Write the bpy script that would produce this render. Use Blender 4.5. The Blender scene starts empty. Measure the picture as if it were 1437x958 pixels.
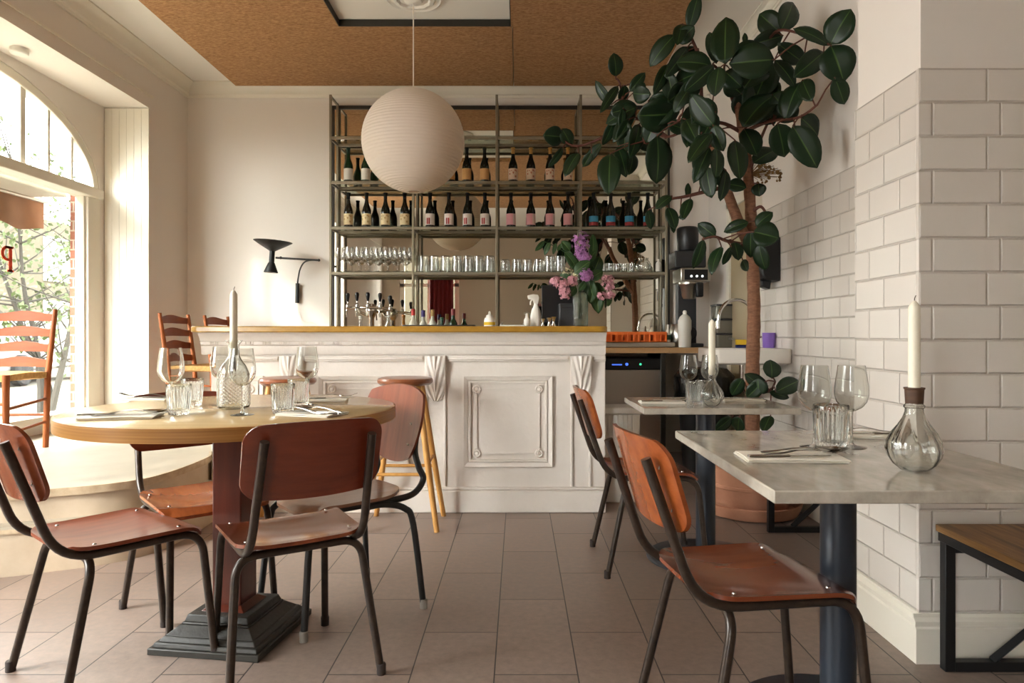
import bpy, bmesh, math, random
from mathutils import Vector, Matrix, noise
random.seed(11)
PI = math.pi
R = math.radians
S = bpy.context.scene
COL = S.collection

# ------------------------------------------------------------------ camera, sky, sun, exposure
FPX, CX, CY, H = 958.0, 728.0, 470.0, 1.05      # focal length in pixels, vanishing point, eye height
cam = bpy.data.objects.new('camera', bpy.data.cameras.new('camera'))
COL.objects.link(cam)
cam.location = (0, 0, H)
cam.rotation_euler = (PI / 2, 0, 0)
cam.data.sensor_width = 36
cam.data.lens = 36 * FPX / 1437
cam.data.shift_x = (718.5 - CX) / 1437
cam.data.shift_y = (CY - 479) / 1437
cam.data.clip_start = 0.05
S.camera = cam
S.view_settings.view_transform = 'Standard'
S.view_settings.look = 'None'
S.view_settings.gamma = 1
S.view_settings.use_curve_mapping = False
S.view_settings.exposure = 0.50
SKY, AURA, SUN, DAY2 = 12.0, 15.0, 2.0, 86.0
w = bpy.data.worlds.new('sky'); S.world = w; w.use_nodes = True
bg = w.node_tree.nodes['Background']
bg.inputs[0].default_value = (0.97, 1.0, 0.985, 1); bg.inputs[1].default_value = SKY
wn, wl = w.node_tree.nodes.new, w.node_tree.links.new      # hazy sky, brightest round the sun
_tc = wn('ShaderNodeTexCoord'); _dp = wn('ShaderNodeVectorMath'); _dp.operation = 'DOT_PRODUCT'
_dp.inputs[1].default_value = Vector((-0.60, -0.80, 0.45)).normalized()
_cl = wn('ShaderNodeMath'); _cl.operation = 'MAXIMUM'; _cl.inputs[1].default_value = 0
_pw = wn('ShaderNodeMath'); _pw.operation = 'POWER'; _pw.inputs[1].default_value = 3.0
_ma = wn('ShaderNodeMath'); _ma.operation = 'MULTIPLY_ADD'; _ma.inputs[1].default_value = AURA; _ma.inputs[2].default_value = SKY
wl(_tc.outputs['Generated'], _dp.inputs[0]); wl(_dp.outputs['Value'], _cl.inputs[0]); wl(_cl.outputs[0], _pw.inputs[0]); wl(_pw.outputs[0], _ma.inputs[0]); wl(_ma.outputs[0], bg.inputs[1])
sun = bpy.data.objects.new('sun', bpy.data.lights.new('sun', 'SUN')); COL.objects.link(sun)
sun.data.energy = SUN; sun.data.angle = R(2.0); sun.data.color = (1, 0.92, 0.80)
sun.rotation_euler = Vector((0.60, 0.80, -0.55)).to_track_quat('-Z', 'Y').to_euler()
def daylight_lamp(name, loc, direction, sx, sy, energy):
    o = bpy.data.objects.new(name, bpy.data.lights.new(name, 'AREA')); COL.objects.link(o)
    o.data.shape = 'RECTANGLE'; o.data.size = sx; o.data.size_y = sy
    o.data.energy = energy; o.data.color = (0.975, 1.0, 0.98)
    o.location = loc; o.rotation_euler = Vector(direction).to_track_quat('-Z', 'Y').to_euler()
    return o
daylight_lamp('daylight_lamp_left', (-3.75, 1.50, 1.65), (1, 0.25, 0), 1.5, 2.2, DAY2)      # area lamp added outside the second shop window, standing in for sky light
S.cycles.max_bounces = 10; S.cycles.diffuse_bounces = 5; S.cycles.glossy_bounces = 5
S.cycles.transmission_bounces = 10; S.cycles.transparent_max_bounces = 24
S.cycles.sample_clamp_indirect = 6.0
S.cycles.blur_glossy = 0.5

# ------------------------------------------------------------------ helpers
def P(px, py, Y):
    """point of the place seen at that spot of the photograph, at depth Y"""
    return Vector(((px - CX) / FPX * Y, Y, H - (py - CY) / FPX * Y))

class MB:
    def __init__(s): s.v = []; s.f = []; s.a = None
    def add(s, vs, fs, M=None):
        b = len(s.v)
        s.v += [(M @ Vector(v)) if M else Vector(v) for v in vs]
        s.f += [[b + i for i in f] for f in fs]
        return s
    def box(s, x0, x1, y0, y1, z0, z1, M=None):
        vs = [(x, y, z) for z in (z0, z1) for y in (y0, y1) for x in (x0, x1)]
        return s.add(vs, [(0, 2, 3, 1), (4, 5, 7, 6), (0, 1, 5, 4), (2, 6, 7, 3), (0, 4, 6, 2), (1, 3, 7, 5)], M)
    def lathe(s, prof, n=24, M=None, mod=None, close=False):
        vs, fs = [], []
        for k, (r, z) in enumerate(prof):
            for i in range(n):
                a = 2 * PI * i / n
                rr = r * (mod(a, z, k) if mod else 1)
                vs.append((rr * math.cos(a), rr * math.sin(a), z))
        m = len(prof)
        for k in range(m - 1 + (1 if close else 0)):
            k2 = (k + 1) % m
            for i in range(n):
                j = (i + 1) % n
                fs.append((k * n + i, k * n + j, k2 * n + j, k2 * n + i))
        if not close:
            fs.append(tuple(range(n - 1, -1, -1))); fs.append(tuple((m - 1) * n + i for i in range(n)))
        return s.add(vs, fs, M)
    def tube(s, pts, r, n=10, M=None, flat=1.0, up=None):
        pts = [Vector(p) for p in pts]
        rs = r if isinstance(r, (list, tuple)) else [r] * len(pts)
        t0 = (pts[1] - pts[0]).normalized()
        u = Vector(up) if up else (Vector((0, 0, 1)) if abs(t0.z) < 0.9 else Vector((1, 0, 0)))
        u = (u - t0 * u.dot(t0)).normalized()
        vs, fs = [], []
        for i, p in enumerate(pts):
            t = (pts[min(i + 1, len(pts) - 1)] - pts[max(i - 1, 0)])
            if t.length < 1e-9: t = t0
            t.normalize()
            u = u - t * u.dot(t)
            u = u.normalized() if u.length > 1e-6 else t.orthogonal().normalized()
            b = t.cross(u)
            for k in range(n):
                a = 2 * PI * k / n
                vs.append(p + u * (math.cos(a) * rs[i] * flat) + b * (math.sin(a) * rs[i]))
        for i in range(len(pts) - 1):
            for k in range(n):
                j = (k + 1) % n
                fs.append((i * n + k, i * n + j, (i + 1) * n + j, (i + 1) * n + k))
        fs.append(tuple(range(n - 1, -1, -1))); fs.append(tuple((len(pts) - 1) * n + k for k in range(n)))
        return s.add(vs, fs, M)
    def prism(s, poly, d, M=None):
        """outline in the local xy plane, extruded along z from 0 to d"""
        n = len(poly)
        vs = [(x, y, 0) for x, y in poly] + [(x, y, d) for x, y in poly]
        fs = [tuple(range(n - 1, -1, -1)), tuple(range(n, 2 * n))] + [(i, (i + 1) % n, n + (i + 1) % n, n + i) for i in range(n)]
        return s.add(vs, fs, M)
    def sheet(s, fn, nu, nv, t, M=None):
        """thick sheet: fn(u,v) -> (point, normal), u,v in 0..1"""
        vs, fs = [], []
        for side in (0, 1):
            for j in range(nv + 1):
                for i in range(nu + 1):
                    p, n = fn(i / nu, j / nv)
                    vs.append(Vector(p) - Vector(n) * (t * side))
        W = nu + 1; N = W * (nv + 1)
        for j in range(nv):
            for i in range(nu):
                a = j * W + i
                fs.append((a, a + 1, a + 1 + W, a + W))
                fs.append((N + a, N + a + W, N + a + 1 + W, N + a + 1))
        for i in range(nu):
            fs.append((i, N + i, N + i + 1, i + 1))
            a = nv * W + i
            fs.append((a, a + 1, N + a + 1, N + a))
        for j in range(nv):
            a = j * W; fs.append((a, a + W, N + a + W, N + a))
            a = j * W + nu; fs.append((a, N + a, N + a + W, a + W))
        return s.add(vs, fs, M)
    def ball(s, c, r, n=12, m=8, sq=(1, 1, 1), M=None):
        prof = [(max(1e-4, math.sin(PI * k / m)) * r, -math.cos(PI * k / m) * r) for k in range(m + 1)]
        T = Matrix.Translation(c) @ Matrix.Diagonal((*sq, 1))
        return s.lathe(prof, n, (M @ T) if M else T)

def obj(name, mb, mat, parent=None, bevel=0, angle=35, seg=2, label=None, smooth=True):
    me = bpy.data.meshes.new(name)
    me.from_pydata([tuple(v) for v in mb.v], [], mb.f)
    bm = bmesh.new(); bm.from_mesh(me)
    bmesh.ops.recalc_face_normals(bm, faces=bm.faces); bm.to_mesh(me); bm.free()
    if smooth:
        for p in me.polygons: p.use_smooth = True
        me.set_sharp_from_angle(angle=R(angle))
    me.materials.append(mat)
    o = bpy.data.objects.new(name, me); COL.objects.link(o)
    if parent: o.parent = parent
    if bevel:
        m = o.modifiers.new('bevel', 'BEVEL'); m.width = bevel; m.segments = seg; m.limit_method = 'ANGLE'; m.angle_limit = R(40)
    if label: o['label'] = label
    return o
def tag(o, label, cat, group=None, kind=None):
    o['label'] = label; o['category'] = cat
    if group: o['group'] = group
    if kind: o['kind'] = kind
    return o
def thing(name, label, cat, loc=(0, 0, 0), rotz=0, group=None):
    o = bpy.data.objects.new(name, None); COL.objects.link(o)
    o.location = loc; o.rotation_euler = (0, 0, rotz); o.empty_display_size = 0.1
    return tag(o, label, cat, group)
def struct(name, mb, mat, parent=None, label=None, **k):
    o = obj(name, mb, mat, parent, **k)
    if not parent: o['kind'] = 'structure'
    if label: o['label'] = label
    return o
def dup(root, loc=None, rotz=None, label=None, group=None, scale=None):
    r = root.copy(); COL.objects.link(r)
    if loc is not None: r.location = loc
    if rotz is not None: r.rotation_euler = (0, 0, rotz)
    if label: r['label'] = label
    if group: r['group'] = group
    if scale: r.scale = scale
    for ch in list(root.children):
        c = ch.copy(); COL.objects.link(c); c.parent = r
        for g in list(ch.children):
            d = g.copy(); COL.objects.link(d); d.parent = c
    return r
def fillet(pts, r, n=6):
    pts = [Vector(p) for p in pts]; out = [pts[0]]
    for i in range(1, len(pts) - 1):
        a, b, c = pts[i - 1], pts[i], pts[i + 1]
        rr = r[i - 1] if isinstance(r, (list, tuple)) else r
        d1, d2 = (a - b), (c - b)
        rr = min(rr, d1.length * 0.48, d2.length * 0.48)
        p, q = b + d1.normalized() * rr, b + d2.normalized() * rr
        for k in range(n + 1):
            t = k / n
            out.append(p * (1 - t) ** 2 + b * 2 * t * (1 - t) + q * t * t)
    out.append(pts[-1]); return out
def spline(pts, n=6):
    pts = [Vector(p) for p in pts]; out = []
    for i in range(len(pts) - 1):
        p0, p1, p2, p3 = pts[max(i - 1, 0)], pts[i], pts[i + 1], pts[min(i + 2, len(pts) - 1)]
        for k in range(n):
            t = k / n
            out.append(0.5 * ((2 * p1) + (p2 - p0) * t + (2 * p0 - 5 * p1 + 4 * p2 - p3) * t * t + (3 * p1 - p0 - 3 * p2 + p3) * t ** 3))
    out.append(pts[-1]); return out
def rrect(w, h, r, n=5):
    out = []
    for cx, cy, a0 in ((w / 2 - r, h / 2 - r, 0), (-w / 2 + r, h / 2 - r, 90), (-w / 2 + r, -h / 2 + r, 180), (w / 2 - r, -h / 2 + r, 270)):
        for k in range(n + 1):
            a = R(a0 + 90 * k / n); out.append((cx + r * math.cos(a), cy + r * math.sin(a)))
    return out
T = Matrix.Translation
def RX(a): return Matrix.Rotation(R(a), 4, 'X')
def RY(a): return Matrix.Rotation(R(a), 4, 'Y')
def RZ(a): return Matrix.Rotation(R(a), 4, 'Z')
def PX(x0): return Matrix(((0, 0, 1, x0), (1, 0, 0, 0), (0, 1, 0, 0), (0, 0, 0, 1)))   # outline (y,z), extruded along x
def PY(y0): return Matrix(((1, 0, 0, 0), (0, 0, 1, y0), (0, 1, 0, 0), (0, 0, 0, 1)))   # outline (x,z), extruded along y
def ord_(i): return ['first', 'second', 'third', 'fourth', 'fifth', 'sixth', 'seventh', 'eighth', 'ninth', 'tenth', 'eleventh', 'twelfth'][i]

# ------------------------------------------------------------------ materials
def lin(c):
    return tuple((x / 255 / 12.92 if x / 255 <= 0.04045 else ((x / 255 + 0.055) / 1.055) ** 2.4) for x in c)
def mat(name, rgb, rough=0.5, metal=0.0, spec=0.5, trans=0.0, ior=1.45, coat=0.0, bump=None, var=None, emit=0, sheen=0):
    """rgb in 0-255; bump=(scale,strength); var=(scale,(r,g,b),contrast) mixes a second colour by noise"""
    m = bpy.data.materials.new(name); m.use_nodes = True
    nt = m.node_tree; b = nt.nodes['Principled BSDF']
    c = (*lin(rgb), 1)
    b.inputs['Base Color'].default_value = c
    b.inputs['Roughness'].default_value = rough; b.inputs['Metallic'].default_value = metal
    b.inputs['Specular IOR Level'].default_value = spec
    b.inputs['Transmission Weight'].default_value = trans; b.inputs['IOR'].default_value = ior
    b.inputs['Coat Weight'].default_value = coat; b.inputs['Coat Roughness'].default_value = 0.12
    if emit:
        b.inputs['Emission Color'].default_value = c; b.inputs['Emission Strength'].default_value = emit
    if bump or var: tc = nt.nodes.new('ShaderNodeTexCoord')
    if bump:
        n = nt.nodes.new('ShaderNodeTexNoise'); n.inputs['Scale'].default_value = bump[0]; n.inputs['Detail'].default_value = 4
        bp = nt.nodes.new('ShaderNodeBump'); bp.inputs['Strength'].default_value = bump[1]; bp.inputs['Distance'].default_value = 0.01
        nt.links.new(tc.outputs['Object'], n.inputs['Vector']); nt.links.new(n.outputs['Fac'], bp.inputs['Height']); nt.links.new(bp.outputs['Normal'], b.inputs['Normal'])
    if var:
        mp = nt.nodes.new('ShaderNodeMapping')
        sc = var[0] if isinstance(var[0], (tuple, list)) else (var[0],) * 3
        mp.inputs['Scale'].default_value = sc
        n = nt.nodes.new('ShaderNodeTexNoise'); n.inputs['Scale'].default_value = 1; n.inputs['Detail'].default_value = 5; n.inputs['Roughness'].default_value = 0.6
        mr = nt.nodes.new('ShaderNodeMapRange'); k = var[2] if len(var) > 2 else 0.25
        mr.inputs[1].default_value = 0.5 - k; mr.inputs[2].default_value = 0.5 + k
        mx = nt.nodes.new('ShaderNodeMix'); mx.data_type = 'RGBA'
        mx.inputs[6].default_value = c; mx.inputs[7].default_value = (*lin(var[1]), 1)
        nt.links.new(tc.outputs['Object'], mp.inputs[0]); nt.links.new(mp.outputs[0], n.inputs['Vector'])
        nt.links.new(n.outputs['Fac'], mr.inputs[0]); nt.links.new(mr.outputs[0], mx.inputs[0]); nt.links.new(mx.outputs[2], b.inputs['Base Color'])
    return m
def brick_mat(name, axes, off, bw, bh, c1, c2, cm, mortar, rough, bumpd, smooth=0.1, freq=2, spec=0.5, grain=None, half=0.5, rvar=0):
    m = bpy.data.materials.new(name); m.use_nodes = True
    nt = m.node_tree; b = nt.nodes['Principled BSDF']; L = nt.links.new
    tc = nt.nodes.new('ShaderNodeTexCoord'); sp = nt.nodes.new('ShaderNodeSeparateXYZ'); cb = nt.nodes.new('ShaderNodeCombineXYZ')
    L(tc.outputs['Object'], sp.inputs[0])
    for i in (0, 1):
        a = nt.nodes.new('ShaderNodeMath'); a.operation = 'ADD'; a.inputs[1].default_value = -off[i] + 100 * (bw, bh * 2)[i]
        L(sp.outputs[axes[i]], a.inputs[0]); L(a.outputs[0], cb.inputs[i])
    br = nt.nodes.new('ShaderNodeTexBrick'); br.offset = half; br.offset_frequency = freq; br.squash = 1
    br.inputs['Scale'].default_value = 1; br.inputs['Brick Width'].default_value = bw; br.inputs['Row Height'].default_value = bh
    br.inputs['Mortar Size'].default_value = mortar; br.inputs['Mortar Smooth'].default_value = smooth; br.inputs['Bias'].default_value = 0
    for k, c in (('Color1', c1), ('Color2', c2), ('Mortar', cm)): br.inputs[k].default_value = (*lin(c), 1)
    L(cb.outputs[0], br.inputs['Vector'])
    col = br.outputs['Color']
    b.inputs['Roughness'].default_value = rough; b.inputs['Specular IOR Level'].default_value = spec
    n = nt.nodes.new('ShaderNodeTexNoise'); n.inputs['Scale'].default_value = grain[0] if grain else 6; n.inputs['Detail'].default_value = 6
    n.inputs['Roughness'].default_value = 0.65
    L(tc.outputs['Object'], n.inputs['Vector'])
    if grain:
        mx = nt.nodes.new('ShaderNodeMix'); mx.data_type = 'RGBA'; mx.blend_type = 'MULTIPLY'; mx.inputs[0].default_value = grain[1]
        mr = nt.nodes.new('ShaderNodeMapRange'); mr.inputs[1].default_value = 0.3; mr.inputs[2].default_value = 0.7; mr.inputs[3].default_value = 0.45; mr.inputs[4].default_value = 1.25
        L(n.outputs['Fac'], mr.inputs[0]); L(mr.outputs[0], mx.inputs[7]); L(col, mx.inputs[6]); col = mx.outputs[2]
    L(col, b.inputs['Base Color'])
    hm = nt.nodes.new('ShaderNodeMath'); hm.operation = 'MULTIPLY_ADD'; hm.inputs[1].default_value = -1; 
    sc = nt.nodes.new('ShaderNodeMath'); sc.operation = 'MULTIPLY'; sc.inputs[1].default_value = 0.12
    L(n.outputs['Fac'], sc.inputs[0]); L(br.outputs['Fac'], hm.inputs[0]); L(sc.outputs[0], hm.inputs[2])
    bp = nt.nodes.new('ShaderNodeBump'); bp.inputs['Strength'].default_value = 0.8; bp.inputs['Distance'].default_value = bumpd
    L(hm.outputs[0], bp.inputs['Height']); L(bp.outputs['Normal'], b.inputs['Normal'])
    if rvar:
        mr2 = nt.nodes.new('ShaderNodeMapRange'); mr2.inputs[1].default_value = 0.3; mr2.inputs[2].default_value = 0.7
        mr2.inputs[3].default_value = rough - rvar; mr2.inputs[4].default_value = rough + rvar
        L(n.outputs['Fac'], mr2.inputs[0]); L(mr2.outputs[0], b.inputs['Roughness'])
    return m
def thin_glass(name, tint=(0.97, 0.97, 0.96), k=0.5, base=0.04):
    m = bpy.data.materials.new(name); m.use_nodes = True
    nt = m.node_tree; nt.nodes.remove(nt.nodes['Principled BSDF']); out = nt.nodes['Material Output']; L = nt.links.new
    t = nt.nodes.new('ShaderNodeBsdfTransparent'); t.inputs[0].default_value = (*tint, 1)
    g = nt.nodes.new('ShaderNodeBsdfGlossy'); g.inputs['Roughness'].default_value = 0.03
    lw = nt.nodes.new('ShaderNodeLayerWeight'); lw.inputs[0].default_value = 0.35
    pw = nt.nodes.new('ShaderNodeMath'); pw.operation = 'MULTIPLY_ADD'; pw.inputs[1].default_value = k; pw.inputs[2].default_value = base
    mx = nt.nodes.new('ShaderNodeMixShader')
    L(lw.outputs['Facing'], pw.inputs[0]); L(pw.outputs[0], mx.inputs[0]); L(t.outputs[0], mx.inputs[1]); L(g.outputs[0], mx.inputs[2]); L(mx.outputs[0], out.inputs['Surface'])
    return m
def wood(name, rgb, rgb2, rough=0.3, scale=(30, 3, 30), coat=0.3, k=0.22, spec=0.5):
    return mat(name, rgb, rough, coat=coat, var=(scale, rgb2, k), spec=spec)

def paper_mat(name, rgb):
    m = bpy.data.materials.new(name); m.use_nodes = True
    nt = m.node_tree; nt.nodes.remove(nt.nodes['Principled BSDF']); L = nt.links.new
    d = nt.nodes.new('ShaderNodeBsdfDiffuse'); t = nt.nodes.new('ShaderNodeBsdfTranslucent'); mx = nt.nodes.new('ShaderNodeMixShader')
    for n in (d, t): n.inputs[0].default_value = (*lin(rgb), 1)
    mx.inputs[0].default_value = 0.5
    L(d.outputs[0], mx.inputs[1]); L(t.outputs[0], mx.inputs[2]); L(mx.outputs[0], nt.nodes['Material Output'].inputs['Surface'])
    return m
M = {}
M['plaster'] = mat('white_plaster', (232, 225, 217), 0.8, bump=(35, 0.06), spec=0.2)
M['plaster_right'] = M['plaster']
M['low_bounce_wall'] = mat('low_bounce_wall_paint', (186, 172, 156), 0.8, spec=0.2)  # walls behind the camera, darkened to cut light bounced onto the pier front
M['ceiling'] = mat('ceiling_paint', (240, 236, 229), 0.85, spec=0.2)
M['white_gloss'] = mat('white_woodwork_paint', (234, 228, 214), 0.42, bump=(18, 0.05))
M['bar_paint'] = mat('old_white_bar_paint', (222, 214, 205), 0.5, bump=(40, 0.18), var=(5, (212, 203, 193)))
M['floor'] = brick_mat('brown_floor_tile', (1, 0), (2.412, -0.0755), 0.6, 0.258, (146, 128, 117), (137, 120, 110), (52, 46, 42), 0.0022, 0.42, 0.004, grain=(34, 0.5), rvar=0.1, spec=0.45)
tilec = ((222, 215, 206), (217, 209, 200), (211, 203, 193))
M['tile_x'] = brick_mat('white_brick_tile_side', (1, 2), (2.215, 1.91), 0.20, 0.1095, *tilec, 0.006, 0.26, 0.006, smooth=0.9, spec=0.5)
M['tile_y'] = brick_mat('white_brick_tile_front', (0, 2), (1.29, 1.91), 0.22, 0.1095, *tilec, 0.006, 0.3, 0.006, smooth=0.9, half=0.8)
M['cork'] = mat('brown_cork_board', (194, 152, 112), 0.95, bump=(160, 0.4), var=((40, 110, 110), (138, 100, 68), 0.2), spec=0.1)
M['cork_edge'] = mat('cork_edge', (104, 80, 58), 0.9)
M['plinth'] = mat('platform_screed', (178, 169, 152), 0.55, var=(4, (164, 154, 136), 0.3))
M['nosing'] = mat('worn_step_edge', (168, 146, 118), 0.65, var=(18, (196, 178, 150), 0.2))
M['riser'] = mat('platform_riser_paint', (202, 186, 164), 0.7, bump=(14, 0.15), var=(6, (184, 166, 142), 0.25))
M['glass_pane'] = thin_glass('window_glass', (0.98, 0.985, 0.97), 0.12, 0.015)
M['glass_shelf'] = thin_glass('shelf_glass', (0.80, 0.84, 0.78), 0.35, 0.06)
M['stemware'] = thin_glass('thin_clear_glass', (0.985, 0.985, 0.98), 0.75, 0.035)
M['glass'] = mat('clear_glass', (250, 252, 250), 0.02, trans=1.0, ior=1.48)
M['vase_glass'] = mat('pale_green_pressed_glass', (222, 236, 228), 0.06, trans=1.0, ior=1.5, bump=(70, 0.5))
M['glass_dim'] = thin_glass('clear_tumbler_glass', (0.93, 0.94, 0.93), 0.7, 0.08)
M['bottle'] = mat('dark_bottle_glass', (14, 20, 15), 0.08, spec=0.6)
M['bottle_green'] = mat('green_bottle_glass', (22, 52, 30), 0.08, spec=0.6)
M['mirror'] = mat('mirror_silver', (226, 224, 214), 0.01, metal=1.0)
M['shelf_metal'] = mat('brushed_grey_steel', (142, 133, 114), 0.42, metal=0.5)
M['dark_trim'] = mat('dark_steel_trim', (46, 42, 36), 0.5)
M['steel'] = mat('brushed_stainless', (190, 186, 178), 0.28, metal=1.0)
M['chrome'] = mat('chrome', (220, 218, 214), 0.08, metal=1.0)
M['cutlery'] = mat('cutlery_steel', (170, 166, 160), 0.16, metal=1.0)
M['black_steel'] = mat('black_painted_steel', (24, 25, 27), 0.42)
M['blue_steel'] = mat('dark_blue_black_steel', (38, 45, 55), 0.35, spec=0.6)
M['tube'] = mat('bronze_lacquered_tube', (44, 36, 31), 0.28, metal=0.2, var=(40, (66, 53, 43), 0.2))
M['tube_black'] = mat('black_lacquered_tube', (34, 34, 34), 0.32, spec=0.6)
M['rubber'] = mat('dark_rubber', (50, 40, 36), 0.7)
M['rubber_grey'] = mat('grey_rubber', (148, 144, 136), 0.6)
M['ply'] = wood('orange_beech_ply', (136, 70, 40), (106, 48, 27), 0.24, (26, 3, 26), 0.5)
M['ply_orange'] = wood('amber_beech_ply', (160, 86, 42), (130, 63, 30), 0.24, (26, 3, 26), 0.5)
M['ply_dark'] = wood('red_brown_beech_ply', (120, 52, 31), (96, 40, 24), 0.24, (4, 26, 26), 0.5)
M['ply_rose'] = wood('rose_brown_ply', (142, 74, 46), (108, 48, 30), 0.34, (26, 3, 3), 0.12)
M['ply_grey'] = wood('worn_brown_ply', (142, 100, 76), (116, 78, 58), 0.3, (26, 3, 26), 0.4)
M['ply_edge'] = mat('ply_edge', (198, 140, 84), 0.5)
M['table_top'] = mat('pale_laminate', (214, 190, 146), 0.2, coat=0.4, var=((2.5, 26, 26), (198, 170, 122), 0.3))
M['table_edge'] = mat('oak_ply_edge', (178, 128, 66), 0.4, var=((2, 2, 160), (142, 94, 42), 0.2))
M['mahogany'] = wood('mahogany_post', (98, 42, 26), (70, 27, 18), 0.3, (20, 20, 2), 0.4)
M['iron'] = mat('blackened_wood_base', (40, 39, 36), 0.5, var=(14, (54, 52, 47), 0.25), bump=(60, 0.15))
M['marble'] = mat('grey_white_marble', (202, 194, 180), 0.12, coat=0.2, var=((14, 6, 12), (146, 137, 124), 0.26), spec=0.55)
M['pine'] = wood('pale_pine', (206, 156, 88), (184, 130, 64), 0.4, (30, 30, 3), 0.1)
M['stool_seat'] = wood('brown_stool_seat', (142, 84, 52), (116, 64, 38), 0.3, (4, 24, 24), 0.4)
M['oldwood'] = wood('orange_chair_wood', (158, 88, 44), (132, 70, 34), 0.5, (20, 20, 3), 0.0, 0.22, 0.3)
M['slat_wood'] = wood('red_chair_slat_wood', (140, 72, 40), (110, 52, 28), 0.5, (3, 20, 20), 0.0, 0.22, 0.25)
M['rush'] = mat('woven_rush', (214, 170, 106), 0.8, var=((60, 60, 60), (176, 130, 72), 0.2), bump=(90, 0.4))
M['bartop'] = mat('ochre_lacquered_edge', (176, 134, 48), 0.3, var=((18, 40, 40), (148, 106, 32), 0.25), coat=0.3)
M['counter'] = wood('back_counter_oak', (204, 164, 116), (182, 140, 92), 0.45, (2, 30, 30), 0.1)
M['bench_wood'] = wood('dark_oak_bench', (150, 110, 62), (96, 66, 36), 0.5, (34, 3, 30), 0.05, 0.16)
M['paper'] = paper_mat('washi_paper', (246, 238, 228))
M['cord'] = mat('white_cord', (224, 216, 204), 0.7)
M['candle'] = mat('ivory_wax', (236, 228, 208), 0.45)
M['wick'] = mat('wick', (90, 78, 62), 0.9)
M['cork_brown'] = mat('smoked_brown_cork', (92, 62, 40), 0.6, var=((1, 1, 60), (56, 36, 26), 0.2))
M['linen'] = mat('white_napkin', (236, 230, 216), 0.85)
M['leaf'] = None
M['bark'] = mat('brown_bark', (146, 102, 76), 0.85, bump=(60, 0.6), var=((30, 30, 90), (112, 76, 56), 0.2))
M['twig'] = mat('red_brown_twig', (92, 52, 40), 0.7)
M['terracotta'] = mat('terracotta', (186, 134, 106), 0.85, var=(7, (168, 114, 86), 0.25), bump=(40, 0.15))
M['soil'] = mat('potting_soil', (58, 44, 34), 0.95, bump=(80, 0.8))
M['black_plastic'] = mat('black_plastic', (22, 22, 24), 0.38)
M['dark_plastic'] = mat('charcoal_plastic', (44, 44, 46), 0.42)
M['white_plastic'] = mat('white_plastic', (226, 222, 212), 0.4)
M['ceramic'] = mat('white_ceramic', (226, 220, 210), 0.18)
M['lamp_black'] = mat('black_lamp_paint', (34, 35, 36), 0.45)
M['lamp_white'] = mat('white_lamp_inside', (226, 220, 206), 0.5)
M['led_blue'] = mat('blue_led', (70, 110, 255), 0.4, emit=1.2)
M['led_green'] = mat('green_led', (70, 235, 170), 0.4, emit=1.0)
M['led_white'] = mat('lit_white_button', (235, 240, 245), 0.4, emit=0.8)
M['orange'] = mat('orange_plastic', (228, 112, 44), 0.45)
M['purple'] = mat('purple_plastic', (132, 100, 184), 0.5)
M['yellow'] = mat('yellow_sponge', (214, 176, 44), 0.9)
M['navy'] = mat('navy_scourer', (34, 44, 92), 0.9)
M['red_letter'] = mat('red_window_paint', (206, 62, 26), 0.6)
M['lilac'] = mat('purple_lilac', (140, 84, 142), 0.7, var=(120, (182, 128, 178), 0.2))
M['lilac_pink'] = mat('pink_lilac', (214, 164, 168), 0.7, var=(120, (186, 122, 140), 0.2))
M['blossom_white'] = mat('cream_blossom', (226, 220, 178), 0.7)
M['bin_bag'] = mat('black_bin_bag', (16, 16, 18), 0.22, bump=(16, 1.0))
M['curtain'] = mat('dark_red_curtain', (112, 34, 36), 0.85)
M['beige_door'] = mat('beige_door_paint', (172, 156, 126), 0.5)
def leaf_mat(name, c, c2, rib, rough=0.25):
    m = mat(name, c, rough, var=(7, c2, 0.3), spec=0.35)
    nt = m.node_tree; b = nt.nodes['Principled BSDF']
    src = b.inputs['Base Color'].links[0].from_socket
    at = nt.nodes.new('ShaderNodeAttribute'); at.attribute_name = 'rib'
    mx = nt.nodes.new('ShaderNodeMix'); mx.data_type = 'RGBA'; mx.inputs[7].default_value = (*lin(rib), 1)
    nt.links.new(at.outputs['Fac'], mx.inputs[0]); nt.links.new(src, mx.inputs[6]); nt.links.new(mx.outputs[2], b.inputs['Base Color'])
    return m
M['leaf'] = leaf_mat('rubber_plant_leaf', (30, 50, 28), (20, 37, 21), (66, 90, 46), 0.36)
M['leaf_soft'] = leaf_mat('lilac_leaf', (46, 72, 34), (32, 54, 26), (84, 104, 56), 0.45)
M['street'] = mat('pale_street', (98, 95, 88), 0.9, var=(0.6, (98, 94, 86)), spec=0.1)
M['facade'] = mat('beige_facade', (92, 86, 74), 0.9, var=(0.5, (82, 76, 64)), spec=0.1)

# ------------------------------------------------------------------ the room
XL, XR, YB, ZC = -2.98, 1.70, 6.14, 3.30          # left wall, alcove wall, back wall, ceiling
struct('floor', MB().box(-3.6, 3.2, -2.8, 6.3, -0.12, 0), M['floor'], label='brown-grey tiled floor')
struct('ceiling', MB().box(-3.5, 3.2, -2.8, 6.3, ZC, ZC + 0.12), M['ceiling'])
struct('wall_back', MB().box(-3.5, 3.2, YB, YB + 0.12, 0, ZC), M['plaster'])
mb = MB()
mb.box(-3.5, XL, 0.6, 5.51, 2.88, ZC)            # lintel over the window bays
mb.box(-3.5, XL, 5.51, YB, 0, ZC)                 # jamb block to the corner
mb.box(-3.5, XL, 2.30, 2.92, 0, 2.88)             # pier between the bays
mb.box(-3.5, XL, -2.8, 0.60, 0, ZC)
mb.box(-3.5, -3.34, 0.6, 2.30, 0, 0.45)
mb.box(-3.5, -3.34, 0.6, 2.30, 2.72, 2.88)
struct('wall_left', mb, M['plaster'])
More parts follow.
